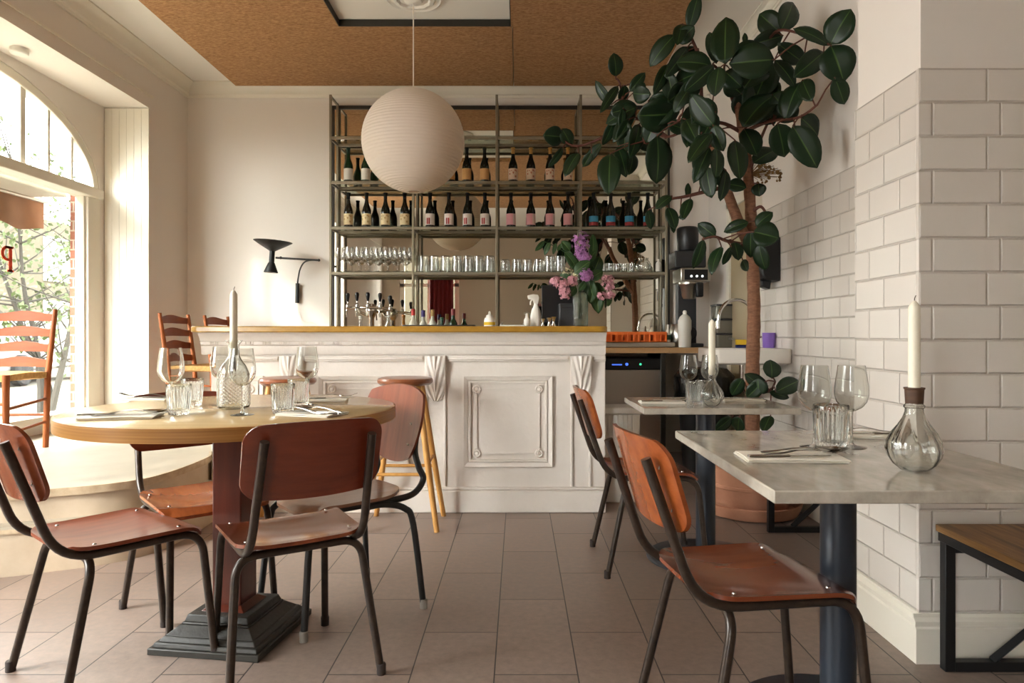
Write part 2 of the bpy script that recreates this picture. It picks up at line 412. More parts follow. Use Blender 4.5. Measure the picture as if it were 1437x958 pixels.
# outer wall of the arched bay: below the sill, and round the arch
YC_, RA, RB, ZS = 4.20, 1.24, 0.64, 2.19
def arch_z(y, a=RA, b=RB):
    t = max(0.0, 1 - ((y - YC_) / a) ** 2); return ZS + b * math.sqrt(t)
mb = MB().box(-3.5, -3.34, 2.92, 5.51, 0, 0.45)
mb.box(-3.5, -3.34, 5.44, 5.51, 0.45, 2.88); mb.box(-3.5, -3.34, 2.92, 2.96, 0.45, 2.88)
N = 40
for i in range(N):
    y0 = 2.96 + (5.44 - 2.96) * (0.5 - 0.5 * math.cos(PI * i / N)); y1 = 2.96 + (5.44 - 2.96) * (0.5 - 0.5 * math.cos(PI * (i + 1) / N))
    vs = [(x, y, z) for x in (-3.5, -3.34) for (y, z) in ((y0, arch_z(y0)), (y1, arch_z(y1)), (y1, 2.88), (y0, 2.88))]
    mb.add(vs, [(0, 1, 2, 3), (7, 6, 5, 4), (0, 4, 5, 1), (3, 2, 6, 7)])
struct('wall_left', mb, M['plaster'], smooth=False)
# boarded jamb
mb = MB()
for i in range(6):
    mb.box(-3.335 + i * 0.0595, -3.335 + (i + 1) * 0.0595 - 0.0012, 5.495, 5.512, 0.36, 2.875)
struct('trim_1', mb, M['white_gloss'], bevel=0.0012, label='white boarded window jamb')
# window 1: frame, transom, arched head, mullions, panes
def arch_band(mb, a0, b0, a1, b1, x0, x1, n=48):
    vs, fs = [], []
    for i in range(n + 1):
        t = PI * i / n
        for (a, b) in ((a0, b0), (a1, b1)):
            for x in (x0, x1): vs.append((x, YC_ - a * math.cos(t), ZS + b * math.sin(t)))
    for i in range(n):
        k = i * 4
        for p, q in ((0, 1), (1, 3), (3, 2), (2, 0)): fs.append((k + p, k + q, k + 4 + q, k + 4 + p))
    mb.add(vs, fs)
win = bpy.data.objects.new('window_1', None); COL.objects.link(win); win['kind'] = 'structure'; win['label'] = 'arched shop window with white frame'
mb = MB(); arch_band(mb, RA, RB, RA - 0.065, RB - 0.065, -3.43, -3.345)
mb.box(-3.45, -3.30, 2.965, 5.438, 2.125, 2.20)
obj('arched_frame', mb, M['white_gloss'], win, bevel=0.006)
mb = MB()
for y, wd in ((4.63, 0.05), (4.885, 0.026), (5.14, 0.026), (4.20, 0.05), (3.77, 0.05), (3.515, 0.026), (3.26, 0.026)):
    mb.box(-3.42, -3.36, y - wd / 2, y + wd / 2, 2.2, arch_z(y) - 0.03)
obj('mullion', mb, M['white_gloss'], win, bevel=0.004)
mb = MB().box(-3.44, -3.335, 5.29, 5.44, 0.45, 2.125).box(-3.44, -3.335, 2.96, 3.10, 0.45, 2.125).box(-3.44, -3.27, 2.96, 5.44, 0.43, 0.49)
mb.box(-3.41, -3.355, 5.265, 5.29, 0.49, 2.125)
obj('frame', mb, M['white_gloss'], win, bevel=0.005)
obj('pane', MB().box(-3.395, -3.389, 3.10, 5.27, 0.49, 2.125), M['glass_pane'], win, smooth=False)
mb = MB(); n = 30; poly = [(YC_ - (RA - .06) * math.cos(PI * i / n), ZS + (RB - .06) * math.sin(PI * i / n)) for i in range(n + 1)]
vs = [(x, y, z) for x in (-3.395, -3.389) for y, z in poly]
mb.add(vs, [tuple(range(n + 1)), tuple(range(2 * n + 1, n, -1))])
obj('pane', mb, M['glass_pane'], win, smooth=False)
# painted letter on the window, read from the street
def letter_P(yc, zc, s, x):
    mb = MB()
    def q(y0, y1, z0, z1): mb.box(x - 0.002, x, yc + y0 * s, yc + y1 * s, zc + z0 * s, zc + z1 * s)
    q(0.10, 0.28, -0.5, 0.5); q(0.02, 0.36, -0.5, -0.42); q(-0.1, 0.36, 0.42, 0.5)
    vs, fs = [], []
    for i in range(13):
        t = PI / 2 + PI * i / 12
        for r, k in ((1, 1), (0.55, 0.55)):
            for xx in (x - 0.002, x): vs.append((xx, yc + s * (0.02 + 0.32 * (1 if r == 1 else .5) * math.cos(t)), zc + s * (0.21 + (0.29 if r == 1 else 0.19) * math.sin(t))))
    for i in range(12):
        k = i * 4
        for p, q2 in ((0, 1), (1, 3), (3, 2), (2, 0)): fs.append((k + p, k + q2, k + 4 + q2, k + 4 + p))
    mb.add(vs, fs)
    q(0.0, 0.12, 0.40, 0.5); q(0.0, 0.12, -0.08, 0.02)
    return mb
tag(obj('window_letter', letter_P(4.515, 1.555, 0.17, -3.385), M['red_letter'], smooth=False), 'red capital P painted on the arched shop window, seen reversed', 'lettering')
mb = MB().box(-3.387, -3.385, 4.38, 4.425, 1.40, 1.43)
# window 2 (beside the camera) and the front windows behind the camera
mb = MB()
for y in (0.64, 1.45, 2.25): mb.box(-3.44, -3.35, y - 0.05, y + 0.05, 0.45, 2.72)
for z in (0.47, 2.1, 2.69): mb.box(-3.44, -3.35, 0.6, 2.3, z - 0.035, z + 0.035)
struct('window_2', mb, M['white_gloss'], bevel=0.005, label='second shop window')
mb = MB().box(-3.5, -2.6, -2.8, -2.68, 0, ZC).box(-1.3, 3.2, -2.8, -2.68, 0, ZC).box(-2.6, -1.3, -2.8, -2.68, 2.75, ZC)
struct('wall_rear', mb, M['low_bounce_wall'])
mb = MB()
for x in (-2.55, -1.95, -1.35): mb.box(x - 0.05, x + 0.05, -2.78, -2.70, 0.0, 2.75)
mb.box(-2.6, -1.3, -2.78, -2.70, 2.1, 2.18); mb.box(-2.6, -1.3, -2.78, -2.70, 0, 0.5)
struct('window_3', mb, M['white_gloss'], bevel=0.005, label='glazed front door behind the camera')
struct('ground', MB().box(-3.6, 3.2, -7, -2.8, -0.3, -0.02), M['street'])
struct('wall_rear', MB().box(-3.6, 3.2, -7.2, -7, -0.3, 4), M['facade'])  # unseen wall added outdoors to block sky light through the front door
def fold(u, v): return ((-1.93 + 0.52 * u, -2.52 + 0.035 * math.sin(u * 34), 0.05 + 2.4 * v), (0, 1, 0))
tag(obj('curtain', MB().sheet(fold, 60, 2, 0.006), M['curtain']), 'dark red door curtain seen in the mirror behind the shelves', 'curtain')
# right side: tiled pier, alcove wall with tiles, wall beyond
mb = MB().box(1.302, 3.2, 2.212, 2.62, 0, ZC); struct('wall_right', mb, M['plaster_right'])
struct('wall_right', MB().box(XR + 0.012, 3.2, 2.62, YB, 0, ZC), M['plaster_right'])
struct('wall_right', MB().box(3.05, 3.2, -2.8, 2.212, 0, ZC), M['low_bounce_wall'])
struct('trim_2', MB().box(1.29, 1.304, 2.2012, 2.62, 0.0, 1.91), M['tile_x'], label='white brick tiles on the pier side')
struct('trim_3', MB().box(1.2895, 3.05, 2.2, 2.214, 0.0, 1.91), M['tile_y'], label='white brick tiles on the pier front')
struct('trim_4', MB().box(XR, XR + 0.014, 2.62, 4.80, 0, 1.91), M['tile_x'], label='white brick tiles on the alcove wall')
def skirting(mb, a, b, nrm, h=0.155, d=0.022):
    a, b, nrm = Vector(a), Vector(b), Vector(nrm)
    prof = [(0, 0), (d, 0), (d, h * .72), (d * .75, h * .76), (d * .8, h * .86), (d * .35, h * .93), (d * .3, h), (0, h)]
    vs = [p + nrm * q + Vector((0, 0, z)) for p in (a, b) for q, z in prof]
    n = len(prof)
    mb.add(vs, [tuple(range(n)), tuple(range(2 * n - 1, n - 1, -1))] + [(i, (i + 1) % n, n + (i + 1) % n, n + i) for i in range(n)])
mb = MB(); skirting(mb, (1.29, 2.2, 0), (1.29, 2.64, 0), (-1, 0, 0)); skirting(mb, (1.268, 2.2, 0), (3.05, 2.2, 0), (0, -1, 0))
struct('baseboard_right', mb, M['white_gloss'])
mb = MB(); skirting(mb, (XR, 2.64, 0), (XR, 4.80, 0), (-1, 0, 0)); struct('baseboard_right', mb, M['white_gloss'])
# beige service door in the alcove wall and its casing
mb = MB().box(XR - 0.015, XR + 0.02, 4.86, 5.42, 0, 2.05); d1 = struct('door_1', mb, M['beige_door'], label='beige service door beyond the sink')
obj('handle', MB().tube(fillet([(XR - .02, 5.33, 1.02), (XR - .06, 5.33, 1.02), (XR - .06, 5.22, 1.02)], .02), 0.009), M['steel'], d1)
mb = MB().box(XR - 0.035, XR + 0.02, 4.80, 4.87, 0, 2.12).box(XR - 0.035, XR + 0.02, 5.42, 5.49, 0, 2.12).box(XR - 0.035, XR + 0.02, 4.80, 5.49, 2.05, 2.12)
struct('trim_5', mb, M['white_gloss'], bevel=0.006, label='door casing')
# cornices
def cornice(mb, a, b, nrm, d=0.10, h=0.12):
    a, b, nrm = Vector(a), Vector(b), Vector(nrm)
    prof = [(0, 0), (0, -h), (d * .16, -h), (d * .2, -h * .86), (d * .34, -h * .80)] + [(d * (.34 + .5 * (1 - math.cos(t))), -h * (.80 - .62 * math.sin(t))) for t in (0.3, 0.6, 0.9, 1.2, 1.5)] + [(d * .9, -h * .12), (d, -h * .1), (d, 0)]
    n = len(prof)
    vs = [p + nrm * q + Vector((0, 0, z)) for p in (a, b) for q, z in prof]
    mb.add(vs, [tuple(range(n)), tuple(range(2 * n - 1, n - 1, -1))] + [(i, (i + 1) % n, n + (i + 1) % n, n + i) for i in range(n)])
mb = MB(); cornice(mb, (XL, -2.7, ZC), (XL, YB, ZC), (1, 0, 0)); mb.box(XL, XL + 0.012, -2.7, 5.56, 2.975, 2.99)
struct('trim_6', mb, M['white_gloss'], angle=25, label='left ceiling moulding')
mb = MB(); cornice(mb, (XL, YB, ZC), (XR + .01, YB, ZC), (0, -1, 0)); struct('trim_7', mb, M['white_gloss'], angle=25, label='back ceiling moulding')
mb = MB(); cornice(mb, (XR + .012, 2.62, ZC), (XR + .012, YB, ZC), (-1, 0, 0), 0.07, 0.08); struct('trim_8', mb, M['white_gloss'], angle=25, label='right ceiling moulding')
# cork panel under the ceiling with a square opening round the plaster rose
ZK = 3.25
mb = MB()
x0, x1, y0, y1 = -2.50, 1.20, 0.4, 6.03
hx0, hx1, hy0, hy1 = -1.285, -0.056, 3.55, 4.87
for a, b, c, d in ((x0, hx0, y0, 4.87), (hx0, hx1, y0, hy0), (hx1, x1, y0, 4.87)): mb.box(a, b, c, d, ZK, ZC - .001)
g = 0.0025
mb.box(x0, -0.045 - g, hy1, 5.40 - g, ZK, ZC - .001); mb.box(-0.045 + g, x1, hy1, 5.40 - g, ZK, ZC - .001)
mb.box(x0, -0.045 - g, 5.40 + g, y1, ZK, ZC - .001); mb.box(-0.045 + g, x1, 5.40 + g, y1, ZK, ZC - .001)
struct('trim_9', mb, M['cork'], smooth=False, label='brown cork acoustic panel on the ceiling')
mb = MB().box(hx0, hx1, hy1 - .006, hy1 - .0003, ZK, ZC - .002).box(hx0 + .0003, hx0 + .006, hy0, hy1 - .006, ZK, ZC - .002).box(hx1 - .006, hx1 - .0003, hy0, hy1 - .006, ZK, ZC - .002)
struct('trim_14', mb, M['dark_trim'], smooth=False, label='dark edging of the opening in the cork panel')
prof = [(0.0, ZC), (0.19, ZC), (0.195, ZC - .012), (0.18, ZC - .022), (0.165, ZC - .012), (0.15, ZC - .012), (0.135, ZC - .03), (0.11, ZC - .034), (0.10, ZC - .018), (0.07, ZC - .018), (0.055, ZC - .04), (0.02, ZC - .05), (0.0, ZC - .05)]
rose = MB().lathe([(max(r, 1e-4), z) for r, z in prof], 48, T((-0.70, 4.535, 0)), mod=lambda a, z, k: 1 + (0.03 * math.cos(12 * a) if 6 <= k <= 8 else 0))
struct('trim_10', rose, M['ceiling'], label='plaster ceiling rose')

# raised platform by the windows, two curved steps
U = [(-3.0, 2.93), (-2.65, 2.94), (-2.29, 3.0), (-2.1, 3.08), (-1.93, 3.17), (-1.82, 3.29), (-1.78, 3.45), (-1.77, 3.67), (-1.785, 3.9), (-1.845, 4.05)]
Us = [(v.x, v.y) for v in spline([(x, y, 0) for x, y in U], 6)]
tail = [(-1.845, YB), (XL, YB), (XL, 5.51), (-3.34, 5.51), (-3.34, 2.93)]
def offs(pts, d):
    out = []
    for i, p in enumerate(pts):
        a, b = pts[max(i - 1, 0)], pts[min(i + 1, len(pts) - 1)]
        t = Vector((b[0] - a[0], b[1] - a[1])).normalized(); out.append((p[0] + t.y * d, p[1] - t.x * d))
    return out
struct('floor_platform', MB().prism(Us + tail, 0.33), M['riser'], angle=30, label='raised platform by the windows')
struct('floor_platform', MB().prism(offs(Us, 0.012) + tail, 0.03, T((0, 0, 0.33))), M['plinth'], angle=30, label='pale platform top')
def rib(pts, z0, z1, d0, d1, name, m):
    a, b = offs(pts, d0), offs(pts, d1); n = len(a)
    struct(name, MB().prism(a + b[::-1], z1 - z0, T((0, 0, z0))), m, angle=30)
rib(Us, 0.325, 0.3605, 0.006, 0.02, 'trim_11', M['nosing'])
low = Us[:-6]
rib(low, 0.0, 0.19, -0.02, 0.055, 'floor_step', M['riser'])
rib(low, 0.19, 0.222, -0.02, 0.062, 'floor_step', M['plinth'])
rib(low, 0.188, 0.206, 0.05, 0.068, 'trim_12', M['nosing'])

# ------------------------------------------------------------------ the street outside
M['brick_red'] = brick_mat('red_brick', (0, 2), (0, 0), 0.22, 0.075, (128, 72, 52), (114, 62, 46), (150, 138, 122), 0.006, 0.9, 0.01)
M['facade_glass'] = mat('facade_windows', (92, 92, 84), 0.3, spec=0.6)
M['awning'] = mat('tan_awning_cloth', (122, 86, 58), 0.9, var=((3, 8, 8), (100, 68, 44)), spec=0.1)
M['young_leaf'] = mat('spring_leaf', (46, 60, 26), 0.6, var=(2, (66, 76, 36)))
M['street_bark'] = mat('street_bark', (44, 40, 34), 0.9)
M['car_white'] = mat('white_car_paint', (116, 114, 112), 0.25, coat=0.5)
M['tyre'] = mat('tyre', (30, 30, 30), 0.8)
M['awning_case'] = mat('pale_awning_case', (170, 162, 146), 0.5)
struct('ground', MB().box(-40, -3.5, -25, 45, -0.3, -0.02), M['street'])
struct('trim_13', MB().box(-3.545, -3.455, 5.395, 5.95, -0.02, 2.2), M['brick_red'], label='red brick pier outside the window')
aw = thing('shop_awning', 'rolled-in tan cloth awning outside under the arched window transom', 'awning', (-3.5, 0, 0))
obj('cassette', MB().box(-.34, -.05, 2.6, 5.36, 2.13, 2.21), M['awning_case'], aw, bevel=.01)
def val(u, v): return ((-.33 + 0.012 * math.sin(u * 60) * (1 - v), 2.6 + 2.9 * u, 1.885 + 0.245 * v + .02 * math.sin(u * 33) * (1 - v)), (-1, 0, 0))
obj('valance', MB().sheet(val, 90, 4, 0.006), M['awning'], aw)
obj('front_bar', MB().tube([(-.32, 2.58, 2.125), (-.32, 5.52, 2.125)], 0.018), M['shelf_metal'], aw)
bld = thing('street_building', 'beige facade across the street beyond the trees', 'building', (-17, 14, 0))
obj('facade', MB().box(-3, 0, -22, 26, -0.1, 5.2), M['facade'], bld, smooth=False)
for i in range(9):
    for z in (0.7, 3.0):
        y = -16 + i * 4.4
        wf = obj('window', MB().box(0.0, 0.08, y, y + 1.5, z, z + 1.6), M['white_gloss'], bld, bevel=0.01)
        obj('pane', MB().box(0.08, 0.1, y + .12, y + 1.38, z + .12, z + 1.48), M['facade_glass'], wf, smooth=False)
def street_tree(x, y, h, seed, label):
    rnd = random.Random(seed)
    t = thing('street_tree', label, 'tree', (x, y, -0.05), 0, 'slender trees along the street')
    br = MB(); lf = MB()
    for s in range(3):
        pts = [Vector((rnd.uniform(-.15, .15), rnd.uniform(-.15, .15), 0))]
        d = Vector((rnd.uniform(-.12, .12), rnd.uniform(-.2, .2), 1))
        for k in range(8):
            pts.append(pts[-1] + d * (h / 8)); d = (d + Vector((rnd.uniform(-.15, .15), rnd.uniform(-.2, .2), 0))).normalized()
        br.tube(pts, [0.05 - 0.005 * k for k in range(9)], 6)
        for k in range(2, 9):
            for q in range(4):
                e = pts[k] + Vector((rnd.uniform(-.8, .8), rnd.uniform(-1.1, 1.1), rnd.uniform(0.0, .8)))
                br.tube([pts[k], (pts[k] + e) / 2 + Vector((0, 0, -.05)), e], [.014, .009, .004], 5)
                for z in range(14):
                    c = pts[k].lerp(e, rnd.uniform(.3, 1.1)) + Vector((rnd.gauss(0, .12), rnd.gauss(0, .12), rnd.gauss(0, .12)))
                    a = Vector((rnd.gauss(0, 1), rnd.gauss(0, 1), rnd.gauss(0, 1))).normalized() * rnd.uniform(.03, .06); b = a.orthogonal().normalized() * rnd.uniform(.015, .03)
                    lf.add([c - a, c + b, c + a, c - b], [(0, 1, 2, 3)])
    obj('trunk', br, M['street_bark'], t); obj('crown', lf, M['young_leaf'], t, smooth=False)
street_tree(-6.3, 9.1, 3.1, 3, 'slender young tree close outside the arched window, in pale spring leaf')
street_tree(-8.6, 9.6, 3.4, 5, 'spring tree farther along the street, behind the young tree')
street_tree(-7.4, 12.6, 3.6, 9, 'farthest spring tree in front of the beige facade')
car = thing('parked_car', 'white car parked in the street beyond the window', 'car', (-11.5, 15.5, -0.02), R(8))
body = [(-2.1, .3), (2.1, .3), (2.15, .62), (1.95, .82), (1.15, .9), (.55, 1.38), (-.9, 1.42), (-1.6, .98), (-2.1, .9)]
obj('body', MB().prism(body, 1.7, PX(-.85)), M['car_white'], car, bevel=.06)
glassp = [(1.0, .93), (.5, 1.33), (-.85, 1.36), (-1.4, .98)]
obj('window_band', MB().prism(glassp, 1.72, PX(-.86)), M['facade_glass'], car)
for sx in (0, 1):
    for sy in (-1.3, 1.3):
        obj('wheel', MB().lathe([(.01, -.1), (.29, -.1), (.33, -.07), (.33, .07), (.29, .1), (.01, .1)], 24, T((-.85 + 1.72 * sx, sy, .33)) @ RY(90)), M['tyre'], car)

# ------------------------------------------------------------------ bar
YF = 4.06
bar = thing('bar_counter', 'white panelled bar counter with carved brackets and an ochre-edged top', 'bar counter', (0, YF, 0))
BX0, BX1 = -1.83, 0.515
obj('carcass', MB().box(BX0, BX1, 0.0, 0.56, 0.0, 1.066), M['bar_paint'], bar, bevel=.004)
def ztop(y): return H - (y - CY) * YF / FPX
# top slab with a rounded left end
poly = rrect(2.44, 0.70, 0.05, 6)
obj('worktop', MB().prism(poly, 0.036, T((-0.70, 0.25, 1.066))), M['bartop'], bar, bevel=.006)
# cornice profile run along the front
prof = [(0, .935), (-.016, .936), (-.018, .94), (-.018, .986), (-.024, .99), (-.028, .994), (-.028, 1.012), (-.036, 1.016), (-.042, 1.03), (-.054, 1.048), (-.062, 1.056), (-.064, 1.066), (0, 1.066)]
n = len(prof)
mb = MB().add([(x, y, z) for x in (BX0 - .05, BX1) for y, z in prof], [tuple(range(n)), tuple(range(2 * n - 1, n - 1, -1))] + [(i, (i + 1) % n, n + (i + 1) % n, n + i) for i in range(n)])
obj('cornice', mb, M['bar_paint'], bar, angle=30)
mb = MB(); x = BX0
k = 0
while x < BX1 - 0.02:
    if k % 7 < 4: mb.box(x, x + 0.009, -.034, -.02, .996, 1.010)
    x += 0.0148; k += 1
obj('dentil_band', mb, M['bar_paint'], bar)
mb = MB().box(BX0 - .02, BX1 - .0, -.03, 0, 0, .132).box(BX0 - .02, BX1, -.022, 0, .132, .15)
obj('baseboard', mb, M['bar_paint'], bar, bevel=.006)
corb = (-1.352, -0.494, 0.369)
mb = MB()
ends = [BX0] + list(corb) + [BX1]
for a, b in zip(ends[:-1], ends[1:]):
    a2 = a + (.075 if a in corb else 0); b2 = b - (.075 if b in corb else 0)
    mb.box(a2, b2, -.016, 0, .893, .925); mb.box(a2, b2, -.022, 0, .902, .913)
obj('rail_moulding', mb, M['bar_paint'], bar, bevel=.004)
for c in corb:
    pil = obj('pilaster', MB().box(c - .062, c - .048, -.01, .001, .15, .88).box(c + .048, c + .062, -.01, .001, .15, .88), M['bar_paint'], bar, bevel=.003)
    def cf(u, v, c=c):
        wv = 0.062 * (1 if v < .62 else math.sqrt(max(0.0, 1 - ((v - .62) / .39) ** 2)))
        s = (u - .5) * 2
        d = .030 * (1 - v) ** .8 + .012 + .012 * math.sin(min(v * 2.2, 1) * PI)
        d *= (1 - .25 * s * s)
        d += .0024 * math.sin(13 * abs(s) ** .8 + v * 13) * (1 - abs(s) ** 6) + .005 * math.exp(-(s / .12) ** 2)
        if u in (0, 1) or v >= 1: d = 0.0
        return ((c + s * wv, -d, .926 - .27 * v), (0, -1, 0))
    mbc = MB().sheet(cf, 64, 72, 0.0005)
    obj('bracket', mbc, M['bar_paint'], bar, angle=60)
def panel(x0, x1, z0, z1, ros=True):
    def ring(mb, x0, x1, z0, z1, wd, d0, d1):
        # sloped picture-frame moulding
        o = [(x0, z0), (x1, z0), (x1, z1), (x0, z1)]; i = [(x0 + wd, z0 + wd), (x1 - wd, z0 + wd), (x1 - wd, z1 - wd), (x0 + wd, z1 - wd)]
        vs = [(x, 0.002, z) for x, z in o] + [(x, -d0, z) for x, z in o] + [(x, -d1, z) for x, z in i] + [(x, 0.002, z) for x, z in i]
        fs = []
        for a in range(3):
            for k in range(4):
                q = (k + 1) % 4; fs.append((a * 4 + k, a * 4 + q, a * 4 + 4 + q, a * 4 + 4 + k))
        mb.add(vs, fs)
    mb = MB(); ring(mb, x0, x1, z0, z1, .026, .016, .008); ring(mb, x0 + .03, x1 - .03, z0 + .03, z1 - .03, .014, .012, .012)
    fr = obj('panel_frame', mb, M['bar_paint'], bar, angle=20, bevel=.002)
    mb = MB(); a = .075
    ring(mb, x0 + a, x1 - a, z0 + a, z1 - a, .007, .007, .007)
    obj('bead', mb, M['bar_paint'], fr, angle=20)
    for rx in (x0 + .08, x1 - .08):
        for rz in (z0 + .08, z1 - .08):
            mb = MB().lathe([(.001, 0), (.026, 0), (.026, .006), (.02, .011), (.013, .008), (.009, .013), (.001, .014)], 20, T((rx, 0, rz)) @ RX(90), mod=lambda an, z, k: 1 + .06 * math.cos(8 * an) * (k > 1))
            obj('rosette', mb, M['bar_paint'], fr)
panel(-.329, .201, .268, .808); panel(-1.19, -.655, .268, .808); panel(-1.79, -1.515, .268, .808)

# ------------------------------------------------------------------ school chairs
def seat_fn(wf, wr, dep, z, dish=.022, rnd=None):
    def f(u, v):
        s, t = (u - .5) * 2, (v - .5) * 2
        # square -> rectangle with rounded corners
        wdt = (wr + (wf - wr) * v) / 2
        r = .075 if rnd is None else rnd
        X, Y = s * wdt, t * dep / 2
        ax, ay = abs(X) - (wdt - r), abs(Y) - (dep / 2 - r)
        if ax > 0 and ay > 0:
            m = max(ax, ay); q = m / math.hypot(ax, ay)
            X = math.copysign(wdt - r + ax * q, X); Y = math.copysign(dep / 2 - r + ay * q, Y)
        hz = -dish * max(0, 1 - s * s) ** .75 * max(0, 1 - ((t + .1) / 1.1) ** 2)
        hz += -.028 * max(0, (t - .55) / .45) ** 2
        hz += .006 * max(0, (-t - .3) / .7) ** 2
        return ((X, Y, z + hz), (0, 0, 1))
    return f
def back_fn(wd, ht, y0, z0, tilt, sag, shield=False):
    def f(u, v):
        s, t = (u - .5) * 2, (v - .5) * 2
        if shield:
            k = .36
            x = s * math.sqrt(1 - k * t * t) * (1.02 + .15 * t) * wd / 2; zz = t * math.sqrt(1 - k * s * s) * ht / 2
        else:
            # tight corner radius
            r = .05
            X, Z = s * wd / 2, t * ht / 2
            ax, az = abs(X) - (wd / 2 - r), abs(Z) - (ht / 2 - r)
            if ax > 0 and az > 0:
                m = max(ax, az); q = m / math.hypot(ax, az)
                X = math.copysign(wd / 2 - r + ax * q, X); Z = math.copysign(ht / 2 - r + az * q, Z)
            x, zz = X, Z - .008 * (1 - s * s) * (-1 if t > 0 else 1) * abs(t)
        y = y0 - tilt * zz + sag * (x / (wd / 2)) ** 2
        return ((x, y, z0 + zz), (0, 1, 0))
    return f
def make_chair(label, seat_m, back_m, group):
    t = thing('school_chair', label, 'chair', (0, 0, 0), 0, group)
    for sx in (-1, 1):
        pts = fillet([(sx * .150, -.335, .765), (sx * .165, -.215, .418), (sx * .17, .185, .418), (sx * .185, .225, 0.0)], [.10, .075], 8)
        fr = obj('side_frame', MB().tube(pts, .0125, 12), M['tube'], t)
        obj('foot_cap', MB().lathe([(.012, 0), (.0143, 0), (.0143, .03), (.013, .033)], 14, T((sx * .185, .225, 0))), M['rubber'], fr)
    pts = fillet([(-.222, -.225, 0), (-.185, -.135, .405), (.185, -.135, .405), (.222, -.225, 0)], .06, 8)
    rl = obj('rear_leg_frame', MB().tube(pts, .0125, 12), M['tube'], t)
    for sx in (-1, 1): obj('foot_cap', MB().lathe([(.012, 0), (.0143, 0), (.0143, .03), (.013, .033)], 14, T((sx * .222, -.225, 0))), M['rubber'], rl)
    obj('front_brace', MB().tube([(-.17, .12, .418), (.17, .12, .418)], .009, 8), M['tube'], t)
    se = obj('seat', MB().sheet(seat_fn(.40, .37, .40, .4465), 24, 24, .011), seat_m, t, angle=50)
    mb = MB()
    for sx in (-1, 1):
        for y in (-.12, .12): mb.lathe([(.006, 0), (.005, .003), (.001, .004)], 10, T((sx * .155, y, .4455 - .002)))
    obj('seat_rivets', mb, M['cutlery'], se)
    ba = obj('backrest', MB().sheet(back_fn(.395, .21, -.314, .700, .30, .040), 32, 20, -.011), back_m, t, angle=50)
    mb = MB()
    for sx in (-1, 1):
        for z in (.645, .745): mb.lathe([(.006, 0), (.004, .003), (.001, .0035)], 10, T((sx * .152, -.314 - .3 * (z - .7) + .0235, z)) @ RX(-90))
    obj('back_rivets', mb, M['cutlery'], ba)
    return t
G1 = 'school chairs around the round table'; G2 = 'school chairs at the marble tables'
def place(t, x, y, deg): t.location = (x, y, 0); t.rotation_euler = (0, 0, R(deg)); return t
chairA = place(make_chair('school chair with red-brown back to the camera, nearest side of the round table', M['ply'], M['ply_dark'], G1), -.735, 2.185, 33)
chairB = place(make_chair('school chair at the near left of the round table, cut by the photo edge', M['ply_rose'], M['ply'], G1), -1.275, 2.17, -39)
chairC = place(make_chair('school chair on the far left of the round table, beside the platform steps', M['ply_orange'], M['ply_dark'], G1), -1.205, 2.61, -137)
chairF = place(make_chair('school chair with amber back drawn up to the larger, nearer marble table', M['ply'], M['ply_orange'], G2), .60, 1.775, -81)
chairG = place(make_chair('school chair with amber back at the smaller marble table by the bar end', M['ply'], M['ply_orange'], G2), .60, 3.18, -88)
# the odd chair with a shield-shaped back and S-curved frame
t = thing('shield_back_chair', 'chair with rounded shield back and black S-curved frame, right of the round table', 'chair', (0, 0, 0), 0, G1)
for sx in (-1, 1):
    pts = spline([(sx * .135, -.272, .70), (sx * .15, -.245, .60), (sx * .172, -.250, .53), (sx * .185, -.262, .485), (sx * .18, -.225, .435), (sx * .165, -.15, .418), (sx * .155, .0, .415), (sx * .16, .13, .412), (sx * .175, .185, .385), (sx * .19, .205, .32), (sx * .215, .235, 0)], 6)
    fr = obj('side_frame', MB().tube(pts, .0125, 12), M['tube_black'], t)
    obj('foot_cap', MB().lathe([(.012, 0), (.0147, 0), (.0147, .034), (.013, .036)], 14, T((sx * .215, .235, 0))), M['rubber_grey'], fr, label='grey rubber foot cap')
    pts = spline([(sx * .158, -.02, .405), (sx * .17, -.10, .408), (sx * .19, -.175, .385), (sx * .205, -.205, .32), (sx * .232, -.235, 0)], 6)
    rl = obj('rear_leg', MB().tube(pts, .0125, 12), M['tube_black'], t)
    obj('foot_cap', MB().lathe([(.012, 0), (.0147, 0), (.0147, .034), (.013, .036)], 14, T((sx * .232, -.235, 0))), M['rubber_grey'], rl, label='grey rubber foot cap')
obj('front_brace', MB().tube([(-.157, .08, .41), (.157, .08, .41)], .009, 8), M['tube_black'], t)
obj('seat', MB().sheet(seat_fn(.42, .38, .43, .443, .01, .15), 24, 24, .012), M['ply_grey'], t, angle=50)
ba = obj('backrest', MB().sheet(back_fn(.44, .31, -.262, .692, .18, .03, True), 32, 24, -.011), M['ply_rose'], t, angle=50)
mb = MB()
for sx in (-1, 1):
    for z in (.62, .70): mb.lathe([(.006, 0), (.004, .003), (.001, .0035)], 10, T((sx * .14, -.262 - .18 * (z - .692) + .029, z)) @ RX(-90))
obj('back_rivets', mb, M['cutlery'], ba)
place(t, -.695, 2.655, 130)

